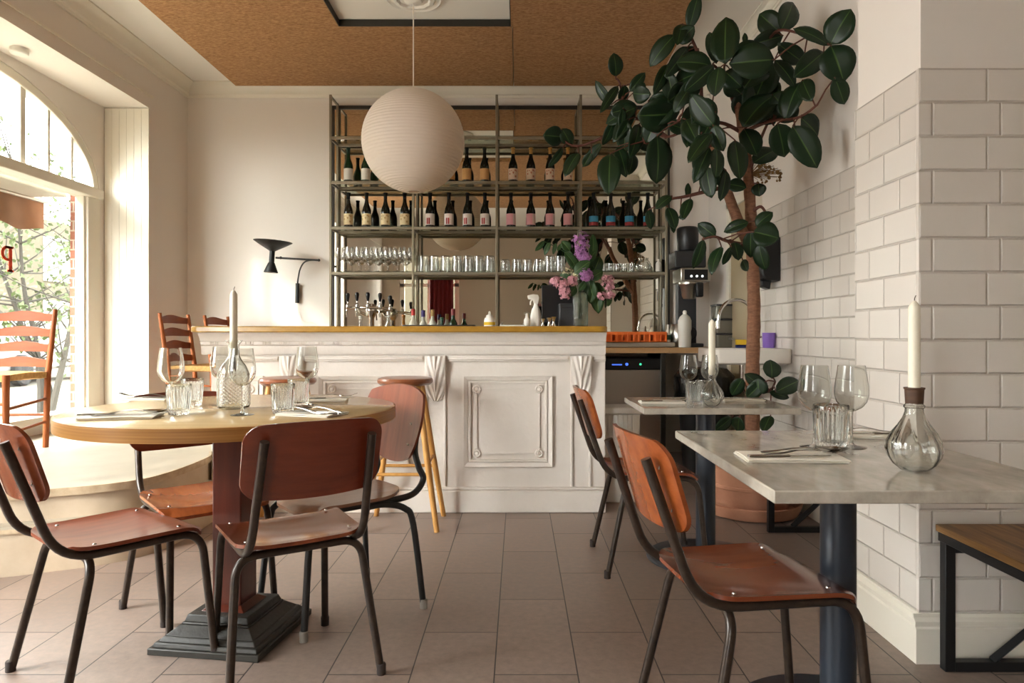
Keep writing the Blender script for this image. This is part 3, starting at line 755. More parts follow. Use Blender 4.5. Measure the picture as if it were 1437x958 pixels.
# ------------------------------------------------------------------ round table
t = thing('round_dining_table', 'round pale wood dining table on a square mahogany post by the windows', 'table', (-1.0, 2.405, 0))
TZ = .795
obj('tabletop', MB().lathe([(.001, TZ - .041), (.538, TZ - .041), (.5405, TZ - .04), (.5405, TZ - .001), (.539, TZ), (.001, TZ)], 96, T((.012, 0, 0))), M['table_top'], t)
obj('edge_band', MB().lathe([(.5405, TZ - .042), (.545, TZ - .042), (.545, TZ - .002), (.5405, TZ - .0008)], 96, T((.012, 0, 0)), close=True), M['table_edge'], t)
rz = RZ(-8)
obj('post', MB().box(-.053, .053, -.053, .053, .105, TZ - .055, rz), M['mahogany'], t, bevel=.004)
obj('support_plate', MB().box(-.2, .2, -.05, .05, TZ - .075, TZ - .04, rz), M['mahogany'], t, bevel=.004)
mb = MB()
def frustum(a, b, z0, z1):
    vs = [(sx * a, sy * a, z0) for sx, sy in ((-1, -1), (1, -1), (1, 1), (-1, 1))] + [(sx * b, sy * b, z1) for sx, sy in ((-1, -1), (1, -1), (1, 1), (-1, 1))]
    mb.add(vs, [(3, 2, 1, 0), (4, 5, 6, 7)] + [(i, (i + 1) % 4, 4 + (i + 1) % 4, 4 + i) for i in range(4)], rz)
frustum(.195, .195, 0, .022); frustum(.186, .18, .022, .036); frustum(.172, .160, .036, .05); frustum(.157, .125, .05, .076); frustum(.122, .12, .076, .083); frustum(.116, .108, .083, .105)
obj('base', mb, M['iron'], t, bevel=.003)
mb = MB(); frustum(.08, .056, .105, .122); obj('collar', mb, M['mahogany'], t, bevel=.003)

# ------------------------------------------------------------------ marble tables
def marble_table(x0, x1, y0, y1, label):
    cx, cy, z = (x0 + x1) / 2, (y0 + y1) / 2, .733
    t = thing('marble_table', label, 'table', (cx, cy, 0), 0, 'marble topped tables')
    obj('tabletop', MB().box(x0 - cx, x1 - cx, y0 - cy, y1 - cy, z - .027, z), M['marble'], t, bevel=.003)
    obj('column', MB().lathe([(.045, .02), (.045, z - .035)], 32), M['blue_steel'], t)
    obj('mounting_plate', MB().box(-.15, .15, -.15, .15, z - .035, z - .027), M['blue_steel'], t, bevel=.002)
    obj('base_disc', MB().lathe([(.001, 0), (.275, 0), (.275, .006), (.265, .012), (.06, .02), (.001, .02)], 56), M['blue_steel'], t)
marble_table(.52, 1.192, 1.39, 2.27, 'larger, nearer marble table with a dark steel column, against the tiled pier')
marble_table(.54, 1.222, 2.95, 3.49, 'smaller marble table farther back, beside the potted rubber plant')

# ------------------------------------------------------------------ benches
def bench(x0, x1, y0, y1, label):
    t = thing('wooden_bench', label, 'bench', ((x0 + x1) / 2, (y0 + y1) / 2, 0), 0, 'benches along the tiled wall')
    w2, l2 = (x1 - x0) / 2, (y1 - y0) / 2
    obj('seat_board', MB().box(-w2, w2, -l2, l2, .428, .45), M['bench_wood'], t, bevel=.003)
    mb = MB().box(-w2 + .002, -w2 + .03, -l2 + .01, l2 - .01, .40, .428).box(w2 - .03, w2 - .002, -l2 + .01, l2 - .01, .40, .428)
    obj('seat_rail', mb, M['black_steel'], t, bevel=.002)
    for sy in (-1, 1):
        y = sy * (l2 - .03); a = .015
        mb = MB().box(-w2 + .005, -w2 + .037, y - a, y + a, 0, .40).box(w2 - .037, w2 - .005, y - a, y + a, 0, .40)
        mb.box(-w2 + .036, w2 - .036, y - a, y + a, 0.0, .03).box(-w2 + .036, w2 - .036, y - a, y + a, .37, .40)
        fr = obj('leg_frame', mb, M['black_steel'], t, bevel=.002)
        mb = MB().tube([(-.04, y, .03), (w2 - .03, y, .20)], .015, 4)
        obj('brace', mb, M['black_steel'], fr, bevel=.001)
    return t
bench(1.325, 1.725, 1.15, 2.172, 'dark oak bench with black steel frame in front of the tiled pier')
bench(1.322, 1.675, 2.72, 3.67, 'bench with black steel frame in the alcove, by the terracotta pot')

# ------------------------------------------------------------------ bar stools
def stool(x, y, label, deg):
    t = thing('bar_stool', label, 'stool', (x, y, 0), R(deg), 'round stools along the bar')
    obj('seat', MB().lathe([(.001, .772), (.118, .772), (.14, .776), (.152, .788), (.154, .80), (.148, .811), (.13, .816), (.06, .812), (.001, .811)], 40), M['stool_seat'], t)
    ft = [(sx * .196, sy * .165) for sx, sy in ((-1, -1), (1, -1), (1, 1), (-1, 1))]
    for fx, fy in ft:
        obj('leg', MB().tube([(fx * .42, fy * .42, .773), (fx * .7, fy * .7, .38), (fx, fy, 0)], [.015, .0175, .0145], 12), M['pine'], t)
    for i, z in ((0, .30), (1, .36), (2, .30), (3, .36)):
        k = .42 + .58 * (1 - z / .753)
        a, b = ft[i], ft[(i + 1) % 4]
        obj('rung', MB().tube([(a[0] * k, a[1] * k, z), (b[0] * k, b[1] * k, z)], .0095, 10), M['pine'], t)
stool(-.632, 3.80, 'bar stool with pine legs beside the shield-backed chair', 0)
stool(-1.285, 3.80, 'bar stool whose seat shows behind the glasses on the round table', 4)

# ------------------------------------------------------------------ ladder-back chairs
def ladder_chair(label, seat_m=None):
    t = thing('ladder_back_chair', label, 'chair', (0, 0, 0), 0, 'rush seated ladder-back chairs on the platform')
    W2 = .205
    for sx in (-1, 1):
        obj('back_post', MB().tube([(sx * W2 * .92, -.17, 0), (sx * W2 * .96, -.178, .44), (sx * W2, -.235, .85)], [.017, .018, .013], 12), M['oldwood'], t)
        obj('front_leg', MB().tube([(sx * .215, .19, 0), (sx * .215, .19, .465)], [.016, .019], 12), M['oldwood'], t)
        for z in (.13, .27): obj('stretcher', MB().tube([(sx * .195, -.172, z + .03), (sx * .215, .19, z)], .009, 10), M['oldwood'], t)
    for z in (.16, .30): obj('stretcher', MB().tube([(-.215, .19, z), (.215, .19, z)], .009, 10), M['oldwood'], t)
    obj('stretcher', MB().tube([(-.195, -.173, .2), (.195, -.173, .2)], .009, 10), M['oldwood'], t)
    for k, z in enumerate((.52, .615, .71, .805)):
        yb = -.178 - (z - .44) / .41 * .057
        def f(u, v, z=z, yb=yb):
            s = (u - .5) * 2
            hh = .027 + .009 * math.cos(s * PI) * .5
            return ((s * W2 * .97, yb - .03 * (1 - s * s), z + (v - .5) * 2 * hh + .006 * math.cos(s * PI * 1.0)), (0, 1, 0))
        obj('back_slat', MB().sheet(f, 20, 4, .009), M['slat_wood'], t)
    def sf(u, v):
        s, q = (u - .5) * 2, (v - .5) * 2
        wv = .20 + .02 * v
        return ((s * wv, .01 + q * .185, .462 + .008 * abs(abs(s) - abs(q)) ** .8 - .012 * (1 - max(abs(s), abs(q)) ** 2)), (0, 0, 1))
    obj('rush_seat', MB().sheet(sf, 24, 24, .035), seat_m or M['rush'], t)
    return t
def put(t, x, y, deg): t.location = (x, y, .36); t.rotation_euler = (0, 0, R(deg)); return t
lc = put(ladder_chair('ladder-back chair on the platform before the arched window, cut by the photo edge'), -3.10, 4.03, 180)
put(dup(lc, label='ladder-back chair shown whole, standing left of the bar end'), -2.36, 5.14, -91)
put(dup(lc, label='ladder-back chair against the back wall, half hidden behind the tall candle and bar top'), -2.31, 5.74, -92)

# ------------------------------------------------------------------ mirror and bottle shelves behind the bar
mi = thing('wall_mirror', 'large mirror on the back wall behind the bottle shelves', 'mirror', (-.17, 6.13, 0))
obj('mirror_glass', MB().box(-1.48, 1.50, -.022, -.01, .99, 3.075), M['mirror'], mi, smooth=False)
obj('mirror_frame', MB().box(-1.50, 1.52, -.034, .0, 3.068, 3.10).box(-1.50, 1.52, -.034, .0, .97, .99).box(1.50, 1.52, -.034, 0, .97, 3.1).box(-1.50, -1.48, -.034, 0, .97, 3.1), M['dark_trim'], mi, bevel=.002)
ct = thing('back_counter', 'long oak back counter under the bottle shelves', 'counter', (0, 5.45, 0))
obj('worktop', MB().box(-1.66, 1.20, 0, .645, .905, .95), M['counter'], ct, bevel=.003)
for x in (-1.62, -.55, .50, 1.16): obj('support', MB().box(x - .02, x + .02, .03, .60, 0, .905), M['dark_trim'], ct, bevel=.003)
obj('worktop', MB().box(1.20, 1.62, 0, .645, .905, .95), M['counter'], ct, bevel=.003)
SH = thing('bottle_shelf_rack', 'tall grey steel and glass shelf rack behind the bar', 'shelf', (0, 5.85, 0))
posts = (-1.612, -.904, -.189, .531, 1.264)
LV = (1.597, 1.984, 2.375, 2.757)
for x in posts:
    obj('post', MB().box(x - .0105, x + .0105, -.0105, .0105, .951, 3.108), M['shelf_metal'], SH, bevel=.003)
    obj('post', MB().box(x - .0095, x + .0095, .21, .229, .951, 3.108), M['shelf_metal'], SH, bevel=.003)
    mb = MB()
    for z in LV: mb.box(x - .008, x + .008, .0107, .2098, z - .030, z - .010)
    mb.box(x - .008, x + .008, .0107, .2098, 3.085, 3.104)
    obj('cross_bar', mb, M['shelf_metal'], SH, bevel=.002)
for z in LV:
    mb = MB()
    for a, b in zip(posts[:-1], posts[1:]):
        mb.box(a + .0107, b - .0107, -.0105, .010, z - .031, z - .008).box(a + .0097, b - .0097, .212, .229, z - .031, z - .008)
    obj('shelf_rail', mb, M['shelf_metal'], SH, bevel=.002)
    obj('shelf_glass', MB().box(posts[0] + .015, posts[-1] - .015, -.010, .225, z - .0075, z), M['glass_shelf'], SH, smooth=False)
mb = MB()

# wine bottles
def bottle_prof(h=.30, r=.0395):
    return [(.001, .004), (r * .7, .0), (r * .95, .002), (r, .008), (r, h * .44), (r * .97, h * .49), (r * .80, h * .57), (r * .56, h * .65), (r * .42, h * .73), (r * .37, h * .80), (r * .36, h * .955), (r * .44, h * .957), (r * .44, h * .985), (r * .36, h), (.001, h)]
def arc_label(r, z0, z1, half=85, n=20, t=.0012):
    def f(u, v):
        a = R(-90 + (u - .5) * 2 * half)
        return ((r * math.cos(a), r * math.sin(a), z0 + (z1 - z0) * v), (math.cos(a), math.sin(a), 0))
    return MB().sheet(f, n, 2, t)
LM = {}
def labm(name, rgb):
    if name not in LM: LM[name] = mat('label_' + name, rgb, 0.6, spec=.2)
    return LM[name]
def make_bottle(kind, label, loc, group):
    cols = {'white': ((226, 222, 212), None, (20, 40, 28)), 'tan': ((198, 150, 96), (170, 118, 70), (18, 20, 18)), 'cream': ((226, 208, 168), (188, 160, 110), (16, 16, 16)),
            'figure': ((226, 200, 178), (188, 120, 96), (172, 128, 66)), 'red': ((226, 214, 206), (160, 52, 52), (16, 16, 16)), 'pink': ((222, 160, 164), (210, 186, 178), (20, 18, 20)),
            'blue': ((62, 134, 168), (140, 50, 50), (16, 18, 22))}[kind]
    t = thing('wine_bottle', label, 'bottle', loc, 0, group)
    obj('glass_body', MB().lathe(bottle_prof(), 24), M['bottle_green'] if kind == 'white' else M['bottle'], t)
    obj('capsule', MB().lathe([(.001, .245), (.0155, .245), (.0152, .287), (.0185, .288), (.0185, .3005), (.001, .301)], 18), labm(kind + '_capsule', cols[2]), t)
    lb = obj('paper_label', arc_label(.0408, .018 if kind != 'blue' else .045, .115 if kind != 'blue' else .095), labm(kind, cols[0]), t)
    if kind == 'blue':
        obj('lower_band', arc_label(.041, .012, .042), labm('blue_band', cols[1]), lb)
    elif kind == 'red':
        for a in (-28, -4):
            mb = arc_label(.0412, .024, .078, 9, 4); obj('red_figure', MB().add(mb.v, mb.f, RZ(a)), labm('red_mark', cols[1]), lb)
    elif kind in ('cream', 'figure'):
        rnd = random.Random(5)
        mb = MB()
        for i in range(9):
            q = arc_label(.0412, .0, .009 + .008 * rnd.random(), 5 + 5 * rnd.random(), 4); mb.add(q.v, q.f, RZ(rnd.uniform(-45, 45)) @ T((0, 0, .03 + .065 * rnd.random())))
        obj('printed_figure', mb, labm(kind + '_mark', cols[1]), lb)
    elif kind == 'pink':
        q = arc_label(.0412, .02, .112, 22, 6); obj('pale_panel', MB().add(q.v, q.f, RZ(48)), labm('pink_panel', cols[1]), lb)
    return t
BY = 5.935
rows = [('upper', 2.376, [('white', [489, 513.5]), ('tan', [632, 655, 680]), ('figure', [720, 745, 772, 797])]),
        ('lower', 1.985, [('cream', [489, 514.5, 541, 568]), ('red', [603.5, 630, 656, 680.5]), ('pink', [717, 745, 772, 797]), ('blue', [833, 857, 883, 909])])]
desc = {'white': 'white label', 'tan': 'tan label', 'figure': 'cream figured label, gold capsule', 'cream': 'cream label', 'red': 'white and red label', 'pink': 'pink label', 'blue': 'blue and red label'}
rowname = {'upper': 'upper bottle shelf', 'lower': 'lower bottle shelf'}
for rn, z, bays in rows:
    for kind, pxs in bays:
        proto = None
        for i, px in enumerate(pxs):
            x = (px - CX) / FPX * BY
            lab = f'wine bottle with {desc[kind]}, {ord_(i)} of its kind from left, {rn} shelf'
            grp = 'wine bottles on the ' + rowname[rn]
            if proto is None: proto = make_bottle(kind, lab, (x, BY, z), grp)
            else: dup(proto, (x, BY, z), R(random.uniform(-8, 8)), lab, grp)

# glasses on the shelf
def wine_glass_prof_bowl(s=1.0, r=.044, zb=.10, h=.212, rim=.030):
    out = [(.0015, zb - .008), (.012, zb - .005), (.027, zb + .004), (.037, zb + .018), (.0415, zb + .036), (.0415, zb + .052), (.038, zb + .078), (rim + .003, h)]
    inn = [(max(.0012, a - .0011), z + (.0012 if z < zb + .03 else 0)) for a, z in out]
    return out + inn[::-1]
STEM = [(.001, 0), (.035, 0), (.036, .0012), (.02, .004), (.007, .008), (.0042, .014), (.0034, .03), (.0033, .075), (.0045, .092), (.008, .099), (.001, .101)]
def shelf_glass(loc, label, first=None):
    if first: return dup(first, loc, 0, label)
    mb = MB().lathe(wine_glass_prof_bowl(), 20).lathe(STEM, 14)
    o = obj('shelf_wine_glass', mb, M['stemware']); o.location = loc
    return tag(o, label, 'wine glass', 'stemmed glasses on the glass shelf')
first = None
for row, yy in (('front', 5.90), ('back', 5.995)):
    for i in range(8):
        x = posts[0] + .065 + i * .083 + (.03 if row == 'back' else 0)
        lab = f'stemmed wine glass, {ord_(i)} from the left, {row} row of the left shelf bay'
        o = shelf_glass((x, yy, 1.598), lab, first); first = first or o
TUM = [(.001, 0), (.030, 0), (.032, .002), (.033, .02), (.037, .088), (.0365, .089), (.0355, .088), (.0305, .018), (.001, .014)]
def rib24(n=16, d=.035):
    return lambda a, z, k: 1 + d * math.cos(n * a) if 2 <= k <= 3 else 1
o0 = None
tx = [594, 609, 625, 641, 657, 672, 687] + [709, 725, 740, 756, 771, 786]
for i, px in enumerate(tx):
    x = (px - CX) / FPX * 5.91
    bay = 'second shelf bay' if i < 7 else 'third shelf bay'; j = i if i < 7 else i - 7
    lab = f'upturned water tumbler, {ord_(j)} from the left in the {bay}'
    sc = (1.22, 1.22, 1.36) if i < 7 or i > 10 else (1.15, 1.15, 1.06)
    if o0 is None:
        o0 = obj('shelf_tumbler', MB().lathe([(r * 1.02, z * 1.12) for r, z in TUM], 20, RX(180) @ T((0, 0, -.0998)), mod=rib24(10, .02)), M['glass_dim']); o0.location = (x, 5.91, 1.598); o0.scale = sc
        tag(o0, lab, 'tumbler', 'tumblers on the glass shelf')
    else: dup(o0, (x, 5.91, 1.598), 0, lab, scale=sc)
o1 = None
for i, px in enumerate((846, 856, 866, 876, 886)):
    lab = f'small straight shot tumbler, {ord_(i)} from the left behind the lilac, on the glass shelf'
    loc = ((px - CX) / FPX * 5.90, 5.90, 1.598)
    if o1 is None:
        o1 = obj('shot_tumbler', MB().lathe([(.001, 0), (.027, 0), (.028, .002), (.029, .07), (.0275, .07), (.0265, .008), (.001, .006)], 18), M['glass_dim']); o1.location = loc
        tag(o1, lab, 'tumbler', 'small tumblers on the glass shelf')
    else: dup(o1, loc, 0, lab)
o = obj('glass_jug', MB().lathe([(.001, 0), (.045, 0), (.06, .02), (.066, .05), (.055, .085), (.04, .10), (.044, .12), (.042, .12), (.037, .10), (.05, .083), (.061, .05), (.055, .02), (.001, .008)], 24, mod=lambda a, z, k: 1 + .03 * math.cos(14 * a) if 1 < k < 5 else 1), M['glass_dim'])
o.location = ((903 - CX) / FPX * 5.92, 5.92, 1.598); tag(o, 'round cut glass jug on the glass shelf beside the small white bottle', 'jug')
o = obj('cordial_bottle', MB().lathe([(.001, 0), (.024, 0), (.025, .003), (.025, .065), (.02, .08), (.009, .09), (.009, .11), (.001, .11)], 20), M['white_plastic'])
o.location = ((924 - CX) / FPX * 5.92, 5.92, 1.598); tag(o, 'small white bottle on the glass shelf at the right end post', 'bottle')

# ------------------------------------------------------------------ things behind and on the bar
t = thing('beer_tap_tower', 'chrome beer tap tower with black handles behind the bar', 'beer tap', ((521 - CX) / FPX * 5.62, 5.62, .95))
obj('column', MB().lathe([(.06, 0), (.06, .012), (.03, .02), (.024, .05), (.024, .24), (.034, .26), (.046, .29), (.046, .33), (.03, .355), (.001, .36)], 24), M['chrome'], t)
obj('manifold', MB().tube([(-.19, -.01, .325), (-.10, -.03, .325), (0, -.04, .325), (.09, -.03, .32), (.175, -.01, .305)], .013, 12), M['chrome'], t)
obj('branch_pipe', MB().tube(spline([(-.105, -.03, .32), (-.08, -.02, .285), (-.04, -.01, .265), (0, 0, .24)]), .011, 10), M['chrome'], t)
for px, pz in ((490, .33), (503, .335), (518, .335), (535, .33), (549, .31)):
    x = (px - 521) / FPX * 5.62
    tp = obj('tap', MB().lathe([(.001, -.015), (.014, -.015), (.017, 0), (.014, .02), (.006, .028), (.006, .045), (.001, .045)], 14, T((x, -.05, pz))).tube(fillet([(x, -.05, pz - .005), (x, -.085, pz - .015), (x + .004, -.095, pz - .085)], .02), .007, 10), M['chrome'], t)
    obj('tap_handle', MB().lathe([(.001, .04), (.008, .042), (.012, .06), (.017, .085), (.018, .10), (.012, .112), (.001, .115)], 14, T((x, -.05, pz))), M['black_plastic'], tp)
# bottles in the speed rail, only their tops show above the bar
def small_bottle(px, ytop, Y, z0, kind, label, capc, bodyc, glass=False, r=.036):
    ht = (H - (ytop - CY) / FPX * Y) - z0
    o = thing('spirit_bottle', label, 'bottle', ((px - CX) / FPX * Y, Y, z0), 0, 'spirit bottles behind the bar top')
    obj('glass_body', MB().lathe([(.001, 0), (r, 0), (r, ht - .14), (r * .9, ht - .115), (r * .45, ht - .085), (.014, ht - .06), (.014, ht - .012), (.001, ht - .01)], 20), bodyc, o)
    obj('cap', MB().lathe([(.001, ht - .055 if kind == 'long' else ht - .025), (.0165, ht - .055 if kind == 'long' else ht - .025), (.0165, ht - .002), (.001, ht)], 18), capc, o)
red = mat('red_cap', (186, 44, 40), .4); pur = mat('violet_cap', (62, 48, 110), .4); grn = mat('green_cap', (20, 74, 50), .4); tanc = mat('cork_stopper', (176, 144, 92), .7); wine = mat('wine_foil', (118, 40, 44), .4)
amber = mat('amber_bottle', (150, 96, 30), .15); clearb = mat('pale_bottle', (204, 204, 190), .15)
small_bottle(566, 441, 5.55, .95, 'short', 'amber spirit bottle behind the bar top, left of the red cap', amber, amber)
small_bottle(580, 433, 5.55, .95, 'long', 'white spirit bottle with red cap behind the bar top', red, clearb)
small_bottle(594, 435, 5.55, .95, 'long', 'white spirit bottle with violet cap behind the bar top', pur, clearb)
small_bottle(607, 434, 5.55, .95, 'long', 'pale bottle with cork stopper behind the bar top', tanc, clearb)
small_bottle(620, 445, 5.55, .95, 'short', 'bottle with dark green cap behind the bar top', grn, M['bottle_green'])
small_bottle(636, 433, 5.55, .95, 'long', 'green bottle with wine-red foil behind the bar top', wine, M['bottle_green'])
small_bottle(506, 443, 5.50, .95, 'short', 'clear bottle in front of the beer tap column', clearb, M['glass_dim'])
small_bottle(545, 437, 5.50, .95, 'short', 'clear bottle with grey stopper right of the beer taps', M['steel'], M['glass_dim'])
BT = 1.1025
def on_bar(px, Y=4.42): return ((px - CX) / FPX * Y, Y, BT)
t = tag(obj('bar_mat', MB().prism(rrect(.46, .14, .02), .012, T(on_bar(617, 4.36))), M['dark_plastic'], bevel=.003), 'thin dark bar mat on the bar top before the spirit bottles', 'bar mat')
o = thing('juice_bottle', 'small white and yellow squeeze bottle on the bar top', 'bottle', on_bar(687))
obj('bottle_body', MB().lathe([(.001, 0), (.034, 0), (.036, .004), (.036, .03), (.034, .05), (.03, .06), (.001, .062)], 20), M['white_plastic'], o)
obj('label_band', MB().lathe([(.0365, .012), (.0368, .012), (.0368, .032), (.0365, .032)], 20, close=True), M['yellow'], o)
obj('nozzle', MB().lathe([(.001, .06), (.024, .06), (.022, .075), (.01, .08), (.006, .10), (.001, .102)], 16), M['white_plastic'], o)
o = thing('spray_bottle', 'white spray bottle on the bar beside the black till', 'spray bottle', on_bar(752), R(10))
obj('bottle_body', MB().lathe([(.001, 0), (.034, 0), (.036, .004), (.036, .07), (.03, .105), (.018, .13), (.014, .14), (.014, .15), (.001, .15)], 22), M['white_plastic'], o)
obj('spray_head', MB().prism([(-.055, .195), (-.05, .178), (-.02, .176), (-.012, .148), (.014, .148), (.02, .19), (.012, .208), (-.02, .212), (-.055, .204)], .022, PY(-.011)), M['white_plastic'], o, bevel=.003)
obj('trigger', MB().tube(spline([(-.02, 0, .178), (-.034, 0, .165), (-.036, 0, .142)]), .005, 8), M['white_plastic'], o)
o = obj('sauce_bottle', MB().lathe([(.001, 0), (.02, 0), (.021, .003), (.02, .045), (.01, .06), (.008, .085), (.001, .088)], 18), M['white_plastic']); o.location = on_bar(739.5, 4.36)
tag(o, 'little white bottle on the bar left of the spray bottle', 'bottle')
o = obj('paper_pad', MB().box(-.075, .075, -.05, .05, 0, .012), M['white_plastic'], bevel=.002); o.location = on_bar(719, 4.36); tag(o, 'flat white order pad on the bar top', 'note pad')
t = thing('till_terminal', 'black till terminal on the bar behind the pink lilac', 'till', on_bar(782, 4.44))
obj('screen_body', MB().prism([(-.02, .03), (.0, .03), (.05, .27), (.03, .275)], .20, PX(-.1)), M['black_plastic'], t, bevel=.004)
obj('stand', MB().box(-.06, .06, .0, .09, 0, .05).box(-.03, .03, .02, .05, .05, .16), M['black_plastic'], t, bevel=.006)
pr = obj('printer', MB().box(.005, .105, -.11, .0, 0, .15), M['dark_plastic'], t, bevel=.008)
obj('paper_slot', MB().box(.02, .09, -.112, -.11, .118, .124), M['black_steel'], pr)
for i, (px, rr) in enumerate(((762, .014), (771, .016), (777, .018))):
    o = obj('jigger', MB().lathe([(.001, 0), (rr, 0), (rr * .45, .022 + .004 * i), (rr * .45, .026 + .004 * i), (rr * 1.1, .05 + .006 * i), (rr, .05 + .006 * i), (.001, .03)], 18), M['chrome']); o.location = on_bar(px, 4.28)
    tag(o, f'small chrome jigger on the bar before the till, {ord_(i)} from the left', 'jigger', 'jiggers before the till')
# vase with lilac
VX, VY = (814 - CX) / FPX * 4.34, 4.34
vs_ = thing('glass_vase', 'tall square-shouldered glass bottle vase holding lilac on the bar', 'vase', (VX, VY, BT))
def vmod(a, z, k):
    # octagonal body
    q = abs(((a + PI / 8) % (PI / 4)) - PI / 8); return 1 / math.cos(q) if z < .20 else 1 + .03 * math.cos(9 * a) * (.2 < z < .29)
vp = [(.001, .0), (.046, .0), (.049, .004), (.049, .195), (.044, .215), (.026, .225), (.03, .245), (.034, .255), (.024, .27), (.021, .30), (.017, .34), (.017, .375), (.021, .38)]
obj('vase_body', MB().lathe(vp + [(max(.001, r - .003), z + (.004 if z < .01 else 0)) for r, z in vp[::-1]], 48, mod=vmod), M['vase_glass'], vs_)
def sprig(name, label, cat, tip, cl, m, nfl, leaves, seed, mouth=.37, fl=.011):
    """a cut branch standing in the vase: stem from inside the bottle to its blossom"""
    rnd = random.Random(seed)
    t = thing(name, label, cat, (VX, VY, BT), 0, 'cut branches in the glass vase')
    tip = Vector(tip)
    st = spline([(rnd.uniform(-.012, .012), rnd.uniform(-.012, .012), .05), (rnd.uniform(-.004, .004), 0, .33), (tip.x * .35, tip.y * .35, max(.41, .38 + (tip.z - .38) * .5)), tip], 6)
    stem = MB().tube(st, .0028, 7)
    if cl:
        fb = MB()
        for (cx, cy, cz, rx, rz_) in cl:
            c = Vector((cx, cy, cz))
            stem.tube([tip, (tip + c) / 2 + Vector((0, 0, .01)), c], .002, 6)
            for i in range(nfl):
                d = Vector((rnd.gauss(0, 1), rnd.gauss(0, 1), rnd.gauss(0, 1))).normalized()
                k = rnd.uniform(.5, 1.25); p = c + Vector((d.x * rx * k, d.y * rx * k, d.z * rz_ * k))
                n = (d + Vector((0, -.4, .2))).normalized(); u = n.orthogonal().normalized(); v = n.cross(u)
                a0 = rnd.uniform(0, PI); s = fl * rnd.uniform(.8, 1.25)
                for q in range(4):
                    a = a0 + q * PI / 2; e = (u * math.cos(a) + v * math.sin(a)); f = n.cross(e)
                    fb.add([p, p + e * s * .6 + f * s * .38 + n * s * .25, p + e * s * 1.1 + n * s * .2, p + e * s * .6 - f * s * .38 + n * s * .25], [(0, 1, 2, 3)])
        obj('blossom', fb, m, t, smooth=False)
    obj('stem', stem, M['leaf_soft'], t)
    if leaves:
        lb = MB(); lb.a = []
        for (bx, by, bz, ex, ey, ez, wd) in leaves: leaf(lb, (bx, by, bz), (ex, ey, ez), wd, rnd, Vector((-.1, -1, .25)))
        leaf_obj('leaves', lb, M['leaf_soft'], t)
def leaf(mb, base, tip, wd, rnd, view, tilt=35, cup=.16, droop=.08, pw=.85):
    B, E = Vector(base), Vector(tip); ax = E - B; L = ax.length; t = ax.normalized()
    n = view - t * view.dot(t); n = n.normalized() if n.length > 1e-4 else t.orthogonal().normalized()
    n = (Matrix.Rotation(R(rnd.uniform(-tilt, tilt)), 3, t) @ n).normalized()
    s = t.cross(n); ns = 9; us = (-1, -.6, -.25, -.07, -.025, .025, .07, .25, .6, 1)
    b = len(mb.v)
    for i in range(ns + 1):
        q = i / ns
        wv = wd * .5 * (math.sin(PI * min(1, q ** pw)) ** .62 if 0 < i < ns else 0.02)
        if q > .82: wv = min(wv, wd * .5 * (1.02 - q) / .24 + .0005)
        c = B + ax * q + n * (L * droop * math.sin(PI * q) * (1 if droop > 0 else -1))
        for u in us:
            mb.v.append(c + s * (u * wv) + n * (abs(u) * wv * cup * 1.2) + n * (.0015 * math.sin(q * 40) * abs(u)))
            mb.a.append(1.0 if abs(u) < .03 else 0.0)
    k = len(us)
    for i in range(ns):
        for j in range(k - 1):
            mb.f.append([b + i * k + j, b + i * k + j + 1, b + (i + 1) * k + j + 1, b + (i + 1) * k + j])
def leaf_obj(name, mb, m, parent):
    me = bpy.data.meshes.new(name); me.from_pydata([tuple(v) for v in mb.v], [], mb.f)
    at = me.attributes.new('rib', 'FLOAT', 'POINT')
    for i, a in enumerate(mb.a): at.data[i].value = a
    for p in me.polygons: p.use_smooth = True
    me.materials.append(m)
    o = bpy.data.objects.new(name, me); COL.objects.link(o); o.parent = parent
    sm = o.modifiers.new('thickness', 'SOLIDIFY'); sm.thickness = .0012
    return o
def V3(px, py, dy=0.0):
    p = P(px, py, VY + dy); return (p.x - VX, dy, p.z - BT)
def L_(a, b, c, d, wpx, dy=0.0, dy2=None):
    return (*V3(a, b, dy), *V3(c, d, dy if dy2 is None else dy2), wpx / FPX * VY)
def C_(px, py, rx, rz, dy=0.0): return (*V3(px, py, dy), rx / FPX * VY, rz / FPX * VY)
sprig('lilac_branch', 'upright purple lilac branch at the top of the vase', 'lilac', V3(815, 356), [C_(815, 340, 10, 13), C_(816, 356, 9, 8), C_(822, 361, 7, 5, -.02)], M['lilac'], 110,
      [L_(812, 380, 792, 353, 15, -.01), L_(818, 380, 836, 352, 16), L_(830, 368, 832, 328, 14, .02), L_(806, 384, 829, 366, 17, -.05)], 1)
sprig('lilac_branch', 'pale pink lilac branch hanging left over the till', 'lilac', V3(796, 398, -.05), [C_(789, 399, 8, 9, -.06), C_(793, 410, 7, 9, -.06), C_(803, 394, 6, 7, -.05), C_(779, 394, 6, 5, -.05)], M['lilac_pink'], 70,
      [L_(806, 398, 786, 384, 14, -.03), L_(808, 402, 798, 416, 12, -.03)], 2)
sprig('lilac_branch', 'mauve lilac branch before the vase neck', 'lilac', V3(823, 388, -.05), [C_(823, 386, 8, 8, -.06)], M['lilac'], 110, [L_(826, 392, 846, 380, 16, -.04), L_(826, 390, 836, 425, 20, 0), L_(822, 395, 812, 408, 10, -.04)], 3)
sprig('lilac_branch', 'pink lilac branch reaching right of the vase', 'lilac', V3(850, 400, -.02), [C_(851, 393, 8, 7, -.02), C_(856, 402, 6, 5, -.02), C_(845, 415, 6, 4, -.03), C_(856, 414, 6, 4, -.02)], M['lilac_pink'], 60,
      [L_(856, 404, 869, 400, 10), L_(856, 414, 853, 430, 8), L_(838, 396, 840, 440, 22, .02), L_(832, 384, 842, 360, 20, .03), L_(834, 400, 828, 426, 16, .0), L_(846, 410, 826, 400, 18, .04)], 4)
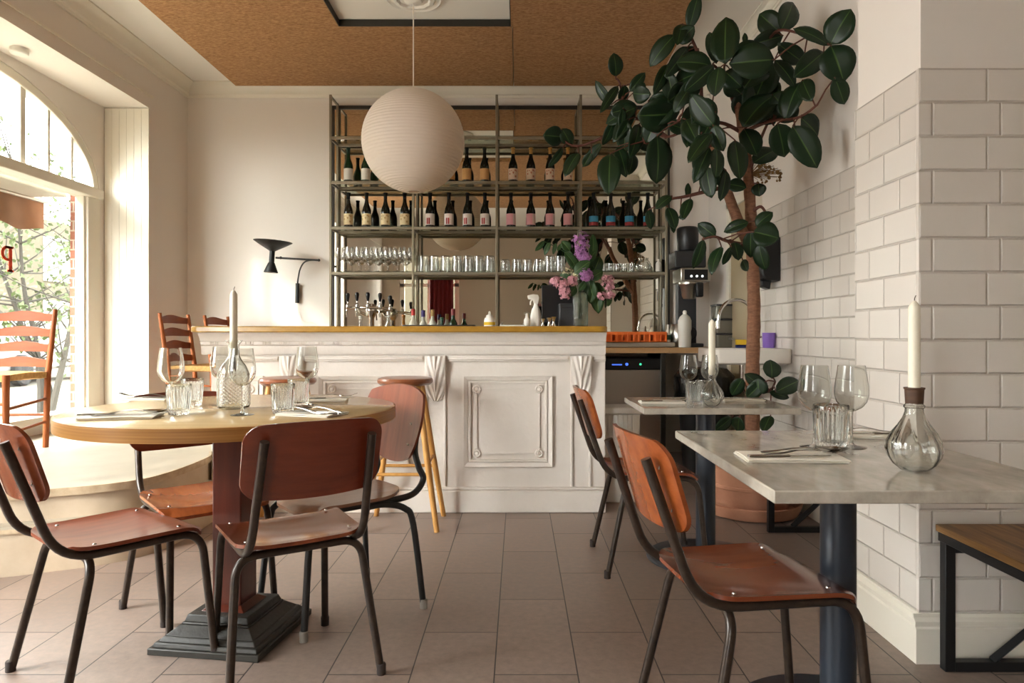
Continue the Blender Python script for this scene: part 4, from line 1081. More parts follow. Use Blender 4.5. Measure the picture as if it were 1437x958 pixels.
sprig('blossom_twig', 'twig of tiny cream blossom low on the left of the vase', 'blossom', V3(797, 380, -.03), [C_(797, 381, 6, 5, -.04), C_(808, 385, 4, 3, -.04)], M['blossom_white'], 22, [L_(800, 384, 790, 392, 8, -.03)], 6, fl=.007)
sprig('greenery_branch', 'leafy green twig arching left from the vase', 'greenery', V3(762, 338, .02), None, None, 0,
      [L_(764, 338, 751, 352, 8), L_(772, 340, 764, 358, 8, .01), L_(780, 341, 776, 357, 6, .01), L_(788, 342, 782, 352, 6), L_(800, 352, 788, 338, 14), L_(803, 366, 796, 350, 12, .01)], 7)

# ice crate, tray, grinder, containers, undercounter machines, sink
o = obj('metal_tray', MB().box(-.33, .33, -.18, .18, 0, .04), M['steel'], bevel=.006); o.location = (.93, 5.68, .951); tag(o, 'flat metal tray under the orange crate on the back counter', 'tray')
t = thing('orange_crate', 'orange slotted plastic crate on the metal tray behind the bar end', 'crate', (.93, 5.68, .992))
mb = MB().box(-.27, .27, -.14, .14, 0, .008)
for y in (-.14, .13):
    mb.box(-.27, .27, y, y + .01, .062, .085).box(-.27, .27, y, y + .01, 0, .012)
    for k in range(13): x = -.27 + k * .0445; mb.box(x, x + .008, y - .002, y + .012, .0, .084)
for x in (-.27, .26): mb.box(x, x + .01, -.14, .14, 0, .085)
obj('crate_body', mb, M['orange'], t, bevel=.001)
mb = MB()
for k in range(6): x = -.225 + k * .078; mb.box(x, x + .06, -.11, .11, .008, .07)
obj('bottle_cradle', mb, M['orange'], t, bevel=.006)
o = thing('syrup_bottle', 'thin pale bottle with green label right of the orange crate', 'bottle', (1.225, 5.60, .951))
obj('glass_body', MB().lathe([(.001, 0), (.022, 0), (.022, .12), (.01, .15), (.01, .185), (.001, .186)], 16), clearb, o); obj('paper_label', MB().lathe([(.0222, .06), (.0228, .06), (.0228, .10), (.0222, .10)], 16, close=True), grn, o)
t = thing('coffee_grinder', 'black and steel coffee grinder with three lit buttons behind the plant', 'coffee grinder', (1.43, 5.78, .951))
obj('hopper', MB().lathe([(.001, .81), (.085, .81), (.088, .815), (.092, .99), (.088, 1.0), (.075, 1.01), (.001, 1.012)], 32), M['black_plastic'], t)
obj('motor_body', MB().box(-.135, .125, -.12, .12, .66, .80), M['dark_plastic'], t, bevel=.01)
hd = obj('control_head', MB().box(-.105, .135, -.20, .10, .535, .65), M['steel'], t, bevel=.008)
obj('display', MB().box(-.075, .115, -.203, -.199, .55, .635), M['black_plastic'], hd)
for i in range(3): obj('button', MB().lathe([(.001, 0), (.010, 0), (.010, .004), (.001, .005)], 14, T((-.02 + .045 * i, -.203, .58)) @ RX(90)), M['led_white'], hd)
obj('portafilter_fork', MB().lathe([(.001, .40), (.05, .40), (.062, .42), (.075, .50), (.09, .52), (.09, .535), (.001, .535)], 28, T((-.01, -.10, 0))), M['steel'], t)
obj('spout', MB().box(.02, .08, -.21, -.16, .41, .53), M['black_plastic'], t, bevel=.012)
obj('stand', MB().box(-.08, .08, .02, .11, 0, .66).box(-.10, .10, -.14, .12, 0, .03), M['dark_plastic'], t, bevel=.008)
o = thing('dressing_bottle', 'white bottle with domed cap on the back counter in front of the grinder', 'bottle', (1.335, 5.49, .951))
obj('bottle_body', MB().lathe([(.001, 0), (.046, 0), (.049, .004), (.049, .13), (.053, .15), (.053, .215), (.04, .245), (.018, .265), (.001, .266)], 28), M['white_plastic'], o)
obj('cap', MB().lathe([(.001, .262), (.016, .262), (.017, .285), (.01, .297), (.001, .298)], 16), M['white_plastic'], o)
t = thing('steel_pitcher', 'round stainless pitcher behind the white dressing bottle', 'pitcher', (1.335, 5.66, .951))
obj('pitcher_body', MB().lathe([(.001, 0), (.07, 0), (.09, .03), (.096, .08), (.085, .14), (.07, .175), (.074, .19), (.07, .19), (.066, .175), (.001, .17)], 32), M['steel'], t)
obj('handle', MB().tube(spline([(.08, 0, .16), (.125, 0, .15), (.13, 0, .09), (.09, 0, .05)]), .008, 8), M['black_plastic'], t)
tub = None
M['tub'] = mat('smoky_clear_plastic', (120, 116, 104), .25, trans=.0, spec=.5)
for i, (z, lab) in enumerate(((0, 'lowest'), (.115, 'middle'), (.23, 'topmost'))):
    lb = f'clear food container right of the grinder, {lab} of the stack of three'
    if tub is None:
        tub = thing('food_container', lb, 'container', (1.64, 5.48, .951), 0, 'stacked food containers by the grinder')
        obj('tub', MB().prism(rrect(.15, .18, .02), .10), M['tub'], tub, bevel=.006); obj('lid', MB().prism(rrect(.16, .19, .02), .014, T((0, 0, .10))), M['dark_plastic'], tub, bevel=.003)
    else: dup(tub, (1.64, 5.48, .951 + z), 0, lb)
t = thing('dishwasher', 'undercounter stainless dishwasher with a black lit control strip', 'dishwasher', (.92, 5.50, 0))
obj('cabinet', MB().box(-.24, .24, .02, .55, .0, .86), M['dark_plastic'], t, bevel=.004)
st = obj('control_strip', MB().box(-.24, .24, -.005, .02, .775, .86), M['black_plastic'], t, bevel=.004)
obj('display', MB().box(-.17, -.09, -.0065, -.005, .808, .816), M['led_blue'], st); obj('indicator_light', MB().lathe([(.001, 0), (.012, 0), (.001, .002)], 12, T((-.05, -.005, .815)) @ RX(90)), M['led_blue'], st, label='blue indicator light')
obj('indicator_light', MB().lathe([(.001, 0), (.009, 0), (.001, .002)], 12, T((.06, -.005, .815)) @ RX(90)), M['led_green'], st, label='green indicator light')
obj('door', MB().box(-.235, .235, -.005, .02, .10, .77), M['steel'], t, bevel=.004)
t = thing('waste_bin', 'black waste bin lined with a shiny black bag under the back counter', 'bin', (1.40, 5.18, 0))
obj('bin_body', MB().lathe([(.001, 0), (.15, 0), (.19, .62), (.18, .62), (.001, .6)], 28), M['black_plastic'], t)
def bagm(a, z, k): return 1 + .05 * math.sin(7 * a + z * 30) + .03 * math.sin(13 * a - z * 50)
obj('bin_bag', MB().lathe([(.19, .50), (.215, .56), (.21, .66), (.22, .74), (.17, .80), (.10, .79), (.001, .75)], 48, mod=bagm), M['bin_bag'], t)
t = thing('storage_bin', 'white ribbed plastic bin on the floor at the bar end', 'bin', (.64, 4.36, 0))
obj('bin_body', MB().add(*(lambda a, b, h: ([(sx * k, sy * k * .8, z) for k, z in ((a, 0), (b, h)) for sx, sy in ((-1, -1), (1, -1), (1, 1), (-1, 1))], [(3, 2, 1, 0), (4, 5, 6, 7)] + [(i, (i + 1) % 4, 4 + (i + 1) % 4, 4 + i) for i in range(4)]))(.105, .12, .56)), M['white_plastic'], t, bevel=.012)
obj('rim', MB().box(-.13, .13, -.11, .11, .555, .60), M['white_plastic'], t, bevel=.008)
mb = MB()
for k in range(6): mb.box(-.085 + k * .03, -.075 + k * .03, -.106, -.09, .42, .55)
obj('handle_ribs', mb, M['white_plastic'], t, bevel=.003)
# sink
t = thing('hand_sink', 'white ceramic hand sink on the alcove wall behind the rubber plant', 'sink', (1.46, 4.45, 0))
mb = MB()
ou, inn = rrect(.48, .44, .03), rrect(.40, .34, .05)
n = len(ou)
vs = [(x, y, .865) for x, y in [(a * .92, b * .92) for a, b in ou]] + [(x, y, .875) for x, y in ou] + [(x, y, .96) for x, y in ou] + [(x, y, .965) for x, y in [(a * .98, b * .98) for a, b in ou]] + [(x, y, .963) for x, y in inn] + [(x * .85, y * .85, .88) for x, y in inn]
fs = [tuple(range(n - 1, -1, -1)), tuple(range(5 * n, 6 * n))] + [(a * n + i, a * n + (i + 1) % n, (a + 1) * n + (i + 1) % n, (a + 1) * n + i) for a in range(5) for i in range(n)]
obj('basin', mb.add(vs, fs), M['ceramic'], t, angle=50)
obj('waste_pipe', MB().tube(fillet([(0, 0, .87), (0, 0, .70), (.06, .0, .66), (.235, 0, .66)], .05), .02, 12), M['chrome'], t)
t = thing('gooseneck_tap', 'tall chrome gooseneck tap on the sink behind the plant trunk', 'tap', (1.455 + .14, 4.63, .964))
obj('tap_body', MB().lathe([(.001, 0), (.024, 0), (.024, .008), (.016, .014), (.015, .09), (.012, .10), (.001, .10)], 20), M['chrome'], t)
pts = [(0, 0, .08), (0, 0, .20)] + [(-.125 + .125 * math.cos(a), -.02 * (1 - math.cos(a)), .20 + .125 * math.sin(a)) for a in [PI * k / 14 for k in range(1, 14)]] + [(-.25, -.04, .20), (-.255, -.04, .165)]
obj('spout', MB().tube(pts, .0115, 14), M['chrome'], t); obj('nozzle', MB().lathe([(.001, -.03), (.014, -.03), (.0145, .02), (.001, .02)], 16, T((-.257, -.04, .16))), M['chrome'], t)
obj('lever', MB().tube([(.01, 0, .06), (.05, -.01, .075)], .006, 8), M['chrome'], t)
o = obj('soap_cup', MB().lathe([(.001, 0), (.036, 0), (.038, .003), (.042, .10), (.038, .10), (.034, .01), (.001, .008)], 24, mod=lambda a, z, k: 1 + .015 * math.cos(18 * a)), M['purple']); o.location = (1.655, 4.52, .9655)
tag(o, 'purple plastic cup on the sink rim by the tap', 'cup')
o = thing('scouring_sponge', 'yellow and navy sponge standing on the sink rim behind the trunk', 'sponge', (1.50, 4.61, .9645))
obj('foam', MB().box(-.035, .035, -.015, .015, .02, .055), M['yellow'], o, bevel=.005); obj('scourer', MB().box(-.035, .035, -.015, .015, 0, .02), M['navy'], o, bevel=.004)
t = thing('soap_dispenser', 'black wall dispenser on the alcove tiles behind the plant trunk', 'dispenser', (1.70, 4.52, 1.40))
obj('housing', MB().prism([(-.0, 0), (-.10, .01), (-.125, .05), (-.12, .25), (-.09, .285), (0, .29)], .19, PY(-.095)), M['black_plastic'], t, bevel=.012)
obj('push_lever', MB().prism([(-.05, -.05), (-.10, -.03), (-.11, .01), (-.04, .01)], .08, PY(-.04)), M['black_plastic'], t, bevel=.006)
o = thing('light_switch', 'white light switch on the back wall right of the shelf rack', 'switch', ((1001 - CX) / FPX * 6.13, 6.138, H - (288 - CY) / FPX * 6.13))
obj('plate', MB().box(-.035, .035, -.012, 0, -.06, .06), M['white_plastic'], o, bevel=.004); obj('rocker', MB().box(-.018, .018, -.018, -.012, -.03, .03), M['white_plastic'], o, bevel=.003)

# ------------------------------------------------------------------ lamps
LX, LY, LZ, LR = -.70, 4.535, 2.337, .338
t = thing('paper_lantern', 'big round white paper pendant lantern over the bar', 'pendant lamp', (LX, LY, LZ))
n = 400; prof = []
for k in range(n + 1):
    a = .11 + (PI - .22) * k / n
    rr = LR * (1 + .008 * (abs(math.sin(a * 50)) - .6))
    prof.append((rr * math.sin(a), -rr * math.cos(a)))
prof = prof + [(p[0] - .003, p[1]) for p in prof[::-1]]
obj('paper_shade', MB().lathe(prof, 72, close=True), M['paper'], t, angle=80)
obj('rim_ring', MB().lathe([(LR * .11, .001 + LR * .985), (LR * .118, LR * .985), (LR * .118, LR * .995), (LR * .11, LR * .995)], 32, close=True).lathe([(LR * .11, -LR * .995), (LR * .118, -LR * .995), (LR * .118, -LR * .985), (LR * .11, -LR * .985)], 32, close=True), M['steel'], t)
obj('cord', MB().tube([(0, 0, LR * .6), (0, 0, ZC - .05 - LZ)], .0042, 8), M['cord'], t)
obj('lamp_holder', MB().lathe([(.001, LR * .5), (.02, LR * .5), (.02, LR * .7), (.006, LR * .74), (.001, LR * .74)], 16).box(-LR * .115, LR * .115, -.002, .002, LR * .986, LR * .992), M['white_plastic'], t)
YL = 5.84
def W(px, py, Y=YL): return P(px, py, Y)
t = thing('wall_lamp', 'black swing-arm wall lamp with a wide upward cone left of the shelves', 'wall lamp', (0, 0, 0))
c = W(380, 346)
t.location = (W(417, 410, 6.11).x, 6.11, W(417, 410, 6.11).z)
o0_ = t.location.copy()
def Lw(px, py, Y=YL): return W(px, py, Y) - o0_
obj('wall_rod', MB().tube([Lw(417.5, 397.5, 6.11), Lw(417, 425, 6.11)], .017, 16), M['lamp_black'], t)
obj('wall_plate', MB().box(-.012, .012, 0.0, .029, -.05, .05), M['lamp_black'], t, bevel=.003)
arm = MB().tube(spline([Lw(417.5, 398, 6.11), Lw(418.5, 390, 6.08), Lw(421, 378, 6.0), Lw(426, 369, 5.93), Lw(433, 365.5, 5.87), Lw(446, 364.8)], 8), .0065, 10)
arm.tube([Lw(447, 365), Lw(387, 361.5)], .0085, 10).ball(Lw(447.5, 365), .012).ball(Lw(394, 361.6), .013)
obj('swing_arm', arm, M['lamp_black'], t)
hc = Lw(381.5, 361)
hd = MB().lathe([(.022, -.045), (.0225, .055), (.02, .055), (.02, -.045)], 28, T(hc) @ RY(4), close=True)
obj('neck', hd, M['lamp_black'], t)
obj('upper_cone', MB().lathe([(.02, .05), (.03, .058), (.10, .098), (.158, .133), (.16, .137), (.157, .137), (.10, .104), (.03, .064), (.02, .056)], 56, T(hc) @ RY(4) @ RX(0), close=True), M['lamp_black'], t)
lc_ = obj('lower_cone', MB().lathe([(.02, -.04), (.028, -.05), (.058, -.125), (.0575, -.13), (.0555, -.126), (.027, -.052), (.02, -.046)], 40, T(hc) @ RY(4), close=True), M['lamp_black'], t)
obj('cone_lining', MB().lathe([(.001, -.058), (.026, -.056), (.0545, -.126), (.0535, -.1265), (.025, -.059), (.001, -.06)], 40, T(hc) @ RY(4)), M['lamp_white'], lc_)
obj('lamp_cable', MB().tube(spline([Lw(417.5, 425, 6.12), Lw(419, 437, 6.125), Lw(423, 448, 6.125), Lw(430, 451.5, 6.125), Lw(438, 452, 6.125), Lw(446, 458, 6.125), Lw(450, 470, 6.125)], 6), .0028, 6), M['cord'], t)
o = obj('ceiling_spot', MB().lathe([(.001, 0), (.05, 0), (.052, -.004), (.052, -.032), (.046, -.038), (.001, -.038)], 28), M['white_plastic']); o.location = (-3.19, 4.36, 2.88)
tag(o, 'small white round detector on the window bay ceiling', 'detector')

# ------------------------------------------------------------------ rubber plant
PT = Vector((1.395, 4.05, 0))
t = thing('rubber_plant', 'tall rubber plant with big dark leaves arching over the bar end', 'plant', PT)
def c6(x, y): return (750 + x * .3341, y * .3341)
def c5(x, y): return (840 + x * .2296, 300 + y * .2296)
def c4(x, y): return (860 + x * .2088, 420 + y * .2088)
TR = [(1056, 645, 4.05), (1056, 520, 4.05), (1058, 440, 4.05), (1056, 360, 4.04), (1053, 290, 4.02), (1047, 215, 4.0), (1040, 170, 3.97), (1034, 132, 3.95)]
trunk = [P(*a) - PT for a in TR]
mb = MB().tube(spline(trunk, 8), [.043 - .019 * (i / 56) + .0016 * math.sin(i * 1.9) for i in range(57)], 14)
B2 = [(1054, 350, 4.04), (1042, 325, 4.0), (1030, 295, 3.97), (1018, 262, 3.93), (1008, 235, 3.9), (1002, 205, 3.87)]
mb.tube(spline([P(*a) - PT for a in B2], 6), [.034 - .010 * i / 30 for i in range(31)], 12)
obj('trunk', mb, M['bark'], t)
BR = [[(1047, 190, 4.0), (1010, 172, 3.95), (965, 182, 3.92), (935, 192, 3.95), (905, 180, 4.0)], [(1040, 170, 3.97), (1028, 140, 3.95), (1018, 110, 3.9), (1016, 92, 3.85)], [(1034, 132, 3.95), (1045, 100, 3.85), (1075, 60, 3.75), (1100, 42, 3.6), (1165, 63, 3.4)],
      [(1044, 185, 4.0), (1080, 170, 3.8), (1120, 165, 3.6), (1147, 147, 3.5)], [(1008, 235, 3.9), (985, 180, 3.85), (960, 160, 3.8), (950, 172, 3.8)], [(1002, 205, 3.87), (998, 175, 3.8), (995, 172, 3.75)],
      [(935, 192, 3.95), (905, 170, 4.1), (880, 160, 4.2), (870, 118, 4.25), (864, 110, 4.25)], [(880, 160, 4.2), (850, 190, 4.3), (810, 205, 4.35), (788, 195, 4.35)], [(985, 180, 3.85), (982, 90, 3.85), (970, 52, 3.8), (968, 42, 3.8)],
      [(1018, 262, 3.93), (985, 270, 3.9), (960, 276, 3.9), (940, 280, 3.9), (927, 292, 3.9)], [(1052, 345, 4.04), (1020, 338, 3.95), (1003, 332, 3.9), (985, 336, 3.9)], [(1050, 250, 4.01), (1060, 215, 3.95), (1078, 172, 3.85), (1086, 176, 3.8)], [(1053, 300, 4.02), (1068, 290, 3.95), (1080, 310, 3.9)],
      [(1058, 540, 4.02), (1075, 545, 3.95), (1082, 548, 3.9), (1088, 535, 3.88)], [(1057, 545, 4.02), (1050, 552, 3.92)], [(1034, 132, 3.95), (1010, 100, 3.9), (1000, 90, 3.86)], [(905, 180, 4.0), (905, 200, 4.05), (920, 195, 4.05)]]
mb = MB(); skel = []
for b in BR:
    sp = spline([P(*a) - PT for a in b], 6); skel += sp
    mb.tube(sp, [.0125 - .0075 * i / (len(sp) - 1) for i in range(len(sp))], 8)
skel += spline(trunk, 8)
Lf = []
def add(fn, x0, y0, x1, y1, wd, Y):
    k = fn(1, 0)[0] - fn(0, 0)[0]
    a, b = fn(x0, y0), fn(x1, y1); Lf.append((a, b, wd * k, Y))
for r in [(650, 120, 690, -25, 60, 3.8), (600, 180, 672, 110, 70, 3.8), (590, 145, 485, 280, 80, 3.78), (560, 270, 500, 398, 52, 3.85), (645, 195, 550, 325, 62, 3.82), (745, 275, 595, 262, 95, 3.7), (800, 268, 805, 72, 120, 3.55),
          (765, 265, 735, 135, 72, 3.75), (1008, 250, 818, 268, 145, 3.5), (755, 275, 630, 385, 70, 3.6), (775, 280, 758, 405, 84, 3.55), (1030, 132, 945, 58, 95, 3.7), (1035, 128, 1085, 10, 95, 3.65), (1045, 150, 912, 188, 78, 3.7),
          (890, 188, 882, 138, 24, 3.8), (1088, 120, 1238, 192, 58, 3.5), (1242, 188, 1330, 38, 122, 3.32), (1245, 190, 1300, 345, 140, 3.28), (1262, 325, 1302, 438, 74, 3.36), (1130, 262, 1022, 182, 76, 3.6), (1215, 218, 1088, 325, 92, 3.45),
          (1008, 252, 1095, 365, 66, 3.6), (1125, 335, 1165, 425, 74, 3.55), (995, 255, 925, 420, 120, 3.8), (960, 330, 880, 470, 120, 3.85), (1115, 345, 1055, 505, 105, 3.62), (875, 535, 1015, 395, 135, 3.75), (1000, 395, 1085, 480, 95, 3.72), (990, 420, 900, 520, 110, 3.8),
          (1020, 518, 1050, 660, 108, 3.6), (1085, 528, 1188, 706, 116, 3.5), (1120, 495, 1190, 570, 100, 3.6), (1100, 600, 1112, 648, 66, 3.65), (880, 540, 935, 655, 95, 3.8), (918, 685, 1018, 628, 85, 3.8), (842, 588, 862, 755, 86, 3.6),
          (755, 530, 655, 395, 95, 3.5), (750, 525, 795, 635, 76, 3.5), (742, 558, 645, 685, 68, 3.5), (735, 618, 668, 770, 62, 3.52), (765, 620, 760, 750, 64, 3.55), (722, 700, 745, 832, 76, 3.65), (805, 715, 780, 845, 52, 3.7), (810, 772, 890, 788, 62, 3.85),
          (870, 395, 805, 325, 90, 3.85), (635, 500, 690, 610, 78, 3.7), (560, 298, 592, 435, 76, 3.8), (645, 378, 588, 475, 56, 3.7), (660, 440, 640, 620, 80, 3.75), (430, 485, 610, 470, 140, 3.9), (480, 420, 610, 440, 90, 4.0), (318, 475, 435, 450, 80, 4.15), (372, 455, 362, 545, 34, 4.1),
          (335, 500, 285, 610, 46, 4.2), (385, 505, 378, 645, 72, 4.1), (440, 520, 400, 665, 66, 4.1), (515, 570, 512, 772, 122, 3.8), (318, 645, 312, 818, 98, 4.0), (350, 615, 385, 745, 66, 4.1), (412, 640, 395, 735, 54, 4.1), (282, 600, 202, 702, 44, 4.25), (450, 560, 495, 630, 78, 4.05), (520, 490, 470, 600, 90, 3.95),
          (342, 322, 333, 222, 64, 4.25), (322, 440, 256, 338, 44, 4.25), (352, 360, 276, 475, 40, 4.2), (382, 358, 362, 430, 46, 4.2), (400, 385, 465, 305, 46, 4.15), (412, 392, 490, 395, 76, 4.1), (120, 575, 36, 568, 80, 4.35), (116, 540, 155, 615, 60, 4.33), (120, 620, 58, 702, 32, 4.35), (186, 640, 128, 742, 58, 4.32),
          (576, 822, 508, 878, 48, 3.9), (642, 830, 646, 768, 28, 3.9), (655, 832, 622, 925, 50, 3.88), (560, 870, 592, 962, 54, 3.9), (478, 880, 490, 962, 44, 4.0), (940, 770, 945, 825, 60, 3.9), (700, 560, 690, 650, 80, 3.6), (800, 300, 870, 365, 90, 3.8), (690, 330, 600, 440, 80, 3.75), (830, 250, 960, 190, 90, 3.75), (560, 520, 640, 545, 60, 3.85), (690, 205, 600, 290, 90, 3.85), (430, 450, 300, 520, 80, 4.12), (420, 470, 330, 600, 60, 4.15), (400, 500, 345, 590, 50, 4.1), (600, 420, 470, 520, 110, 3.92), (640, 360, 560, 430, 80, 3.8), (700, 300, 590, 350, 100, 3.78),
          (745, 440, 660, 520, 80, 3.62), (760, 470, 700, 590, 80, 3.6), (700, 410, 745, 520, 90, 3.65), (640, 530, 660, 620, 70, 3.8), (960, 290, 880, 370, 110, 3.84), (1010, 330, 960, 440, 120, 3.86), (940, 420, 1010, 520, 120, 3.88), (1090, 400, 1010, 500, 110, 3.78), (870, 380, 890, 500, 100, 3.9), (1040, 440, 1090, 510, 90, 3.75),
          (820, 290, 830, 365, 90, 3.8), (690, 640, 700, 740, 60, 3.7), (760, 700, 800, 790, 60, 3.75), (560, 400, 500, 470, 90, 3.98), (240, 640, 205, 700, 40, 4.2), (455, 340, 430, 400, 50, 4.2), (620, 100, 600, 190, 56, 3.8)]: add(c6, *r)
for r in [(715, 138, 607, 58, 90, 3.9), (642, 155, 578, 335, 72, 3.88), (750, 198, 690, 375, 82, 3.85), (812, 200, 758, 312, 46, 3.85), (830, 170, 855, 285, 80, 3.9), (918, 50, 765, 112, 78, 3.85), (945, 110, 1105, 150, 160, 3.75), (930, 105, 930, 268, 92, 3.85), (980, 185, 1022, 345, 100, 3.85), (960, 75, 1065, -10, 90, 3.85), (445, 0, 460, 118, 44, 3.95), (880, 280, 912, 350, 56, 3.92), (500, 0, 530, 32, 44, 3.95)]: add(c5, *r)
for r in [(1068, 530, 1058, 405, 128, 3.85), (1095, 622, 1252, 545, 118, 3.75), (1050, 622, 1185, 662, 58, 3.8), (1045, 625, 885, 500, 110, 3.85), (985, 640, 975, 530, 120, 3.7), (872, 530, 800, 645, 90, 3.75), (1000, 560, 900, 660, 100, 3.7), (800, 790, 680, 885, 80, 3.8), (850, 790, 840, 890, 96, 3.8), (1060, 780, 1010, 890, 90, 3.8)]: add(c4, *r)
lb = MB(); lb.a = []; rnd = random.Random(4)
for (a, b, wd, Y) in Lf:
    if a[0] > 1090: Y = min(Y, 1.60 * FPX / (max(a[0], b[0]) - CX + 10))
    A, B = P(a[0], a[1], Y) - PT, P(b[0], b[1], Y + rnd.uniform(-.08, .08)) - PT
    wv = wd / FPX * Y * 1.03
    leaf(lb, A, B, wv, rnd, (Vector((0, 0, H)) - (A + PT)).normalized() + Vector((0, 0, .15)), 30, .10, rnd.uniform(.02, .10), .9)
    near = min(skel, key=lambda q: (q - A).length)
    if (near - A).length > .01:
        mid = (near + A) / 2 + Vector((0, 0, .01)); mb.tube([near, mid, A, A.lerp(B, .06)], [.0045, .004, .0035, .002], 6)
obj('branches', mb, M['twig'], t)
leaf_obj('foliage', lb, M['leaf'], t)
mb = MB(); rnd = random.Random(8)
for i in range(40):
    px, py = rnd.uniform(1062, 1096), 0
    py = 232 + (px - 1062) * .35 + rnd.uniform(-8, 26) * (1 - (px - 1062) / 60)
    c = P(px, py, 3.95) - PT; mb.ball(c, rnd.uniform(.006, .011), 6, 5); mb.tube([P(1052, 245, 4.0) - PT, c + Vector((0, 0, .02)), c], .0015, 4)
obj('dried_flower_cluster', mb, mat('dried_flower', (122, 90, 50), .9), t)
pot = thing('terracotta_pot', 'big ribbed terracotta pot of the rubber plant', 'pot', (1.375, 4.05, 0.0))
def pz(pr): return [(r, z * .83) for r, z in pr]
obj('pot_body', MB().lathe(pz([(.001, .035), (.20, .035), (.205, .04), (.245, .20), (.25, .205), (.25, .222), (.247, .228), (.262, .34), (.266, .345), (.267, .36), (.264, .365), (.268, .44), (.276, .445), (.28, .46), (.28, .53), (.272, .54), (.256, .54), (.25, .52), (.235, .47), (.001, .47)]), 64), M['terracotta'], pot, angle=30)
obj('saucer', MB().lathe([(.001, 0), (.23, 0), (.262, .01), (.285, .06), (.288, .075), (.28, .08), (.268, .07), (.25, .034), (.001, .03)], 64), M['terracotta'], pot)
obj('soil', MB().lathe(pz([(.001, .471), (.234, .471), (.233, .485), (.12, .497), (.001, .495)]), 40), M['soil'], pot)

# ------------------------------------------------------------------ table settings
def on(px, py, z):
    Y = (H - z) * FPX / (py - CY); return Vector(((px - CX) / FPX * Y, Y, z))
def wine_glass(loc, label, group, s=1.0):
    t = thing('wine_glass', label, 'wine glass', loc, 0, group)
    obj('bowl', MB().lathe([(r, z) for r, z in wine_glass_prof_bowl()], 48), M['glass'], t)
    obj('stem', MB().lathe([(r, z) for r, z in STEM if z > .005], 20), M['glass'], t)
    obj('foot', MB().lathe([(.001, 0), (.036, 0), (.0365, .001), (.022, .003), (.008, .007), (.001, .008)], 40), M['glass'], t)
    t.scale = (s, s, s); return t
ribp = [(.001, 0), (.0285, 0), (.0305, .002), (.0312, .010), (.0325, .014), (.0375, .082), (.0372, .092), (.0378, .096), (.0372, .0975), (.0362, .097), (.0350, .082), (.0300, .018), (.001, .012)]
def tumbler(loc, label, group, s=1.0):
    def m(a, z, k): return 1 + .035 * math.cos(24 * a) if 3 <= k <= 5 else 1
    o = obj('tumbler', MB().lathe([(.001, 0), (.0285, 0), (.0305, .002), (.0312, .010), (.0325, .016), (.0368, .074), (.0372, .084), (.0378, .0965), (.0372, .0975), (.0362, .097), (.0352, .084), (.0300, .018), (.001, .012)], 192, mod=m), M['glass'])
    o.location = loc; o.scale = (s, s, s); return tag(o, label, 'tumbler', group)
M['tumbler'] = thin_glass('ribbed_tumbler_glass', (0.955, 0.955, 0.945), 0.9, 0.05)
GR, GN, GF = 'glasses on the round table', 'glasses on the nearer marble table', 'glasses on the smaller marble table'
ZR, ZM = .7953, .7333
for px, py, lab in ((240, 577, 'wine glass on the round table behind the two left tumblers'), (312, 568, 'wine glass on the round table half hidden behind the beaded bottle'),
                    (340, 582, 'wine glass on the round table standing in front of the beaded bottle'), (431, 568, 'wine glass at the far right of the round table, nearest the stool')):
    wine_glass(on(px, py, ZR), lab, GR)
for px, py, lab in ((251, 581, 'ribbed tumbler on the round table, front one of the left pair'), (270, 568.5, 'ribbed tumbler on the round table, rear one of the left pair'),
                    (397, 580.5, 'ribbed tumbler on the round table, front one of the right pair'), (419, 570, 'ribbed tumbler on the round table, rear one of the right pair')):
    tumbler(on(px, py, ZR), lab, GR)
for px, py, lab in ((1143, 627, 'wine glass on the nearer marble table, behind the tumbler on its left side'), (1195, 627, 'wine glass on the nearer marble table, right of the tumbler')):
    wine_glass(on(px, py, ZM), lab, GN, 1.09)
tumbler(on(1166, 629, ZM), 'large ribbed tumbler on the nearer marble table, between two wine glasses', GN, 1.25)
for px, py, lab in ((966, 562, 'wine glass on the smaller marble table, left of the candle bottle'), (996, 561.5, 'wine glass on the smaller marble table, behind the candle')):
    wine_glass(on(px, py, ZM), lab, GF, 1.04)
tumbler(on(975, 568, ZM), 'ribbed tumbler on the smaller marble table, left of the candle bottle', GF, 1.12)
tumbler(on(990, 564.5, ZM), 'ribbed tumbler on the smaller marble table, hidden partly behind the candle bottle', GF, 1.1)
def dbl(prof, t=.0025):
    return prof + [(max(.001, r - t), z + (t if z < .01 else 0)) for r, z in prof[::-1]]
def candle(loc, h, r, label):
    t = thing('candle', label, 'candle', loc, 0, 'tall white candles in glass bottles')
    obj('wax', MB().lathe([(.001, 0), (r * .92, 0), (r, .03), (r * .97, h * .93), (r * .80, h * .95), (r * .42, h * .985), (r * .15, h), (.001, h)], 28), M['candle'], t)
    obj('wick', MB().tube([(0, 0, h - .002), (.001, 0, h + .006), (.004, 0, h + .012)], .0012, 6), M['wick'], t)
# beaded bottle on the round table
p = on(328, 573, ZR)
t = thing('beaded_bottle', 'beaded clear glass bottle holding a tall candle on the round table', 'bottle', p)
pr = [(.001, 0), (.043, 0), (.050, .004), (.054, .012)] + [(.054, .014 + k * .003) for k in range(34)] + [(.050, .130), (.040, .150), (.026, .168), (.019, .182), (.017, .205), (.019, .222), (.027, .232), (.028, .236)]
obj('bottle_body', MB().lathe(dbl(pr), 96, mod=lambda a, z, k: 1 + (.03 * math.cos(24 * a) * math.cos(z * 523) if k < len(pr) and .013 < z < .12 else 0)), M['glass'], t)
candle(p + Vector((0, 0, .185)), .226, .0125, 'tall white candle in the beaded bottle on the round table')
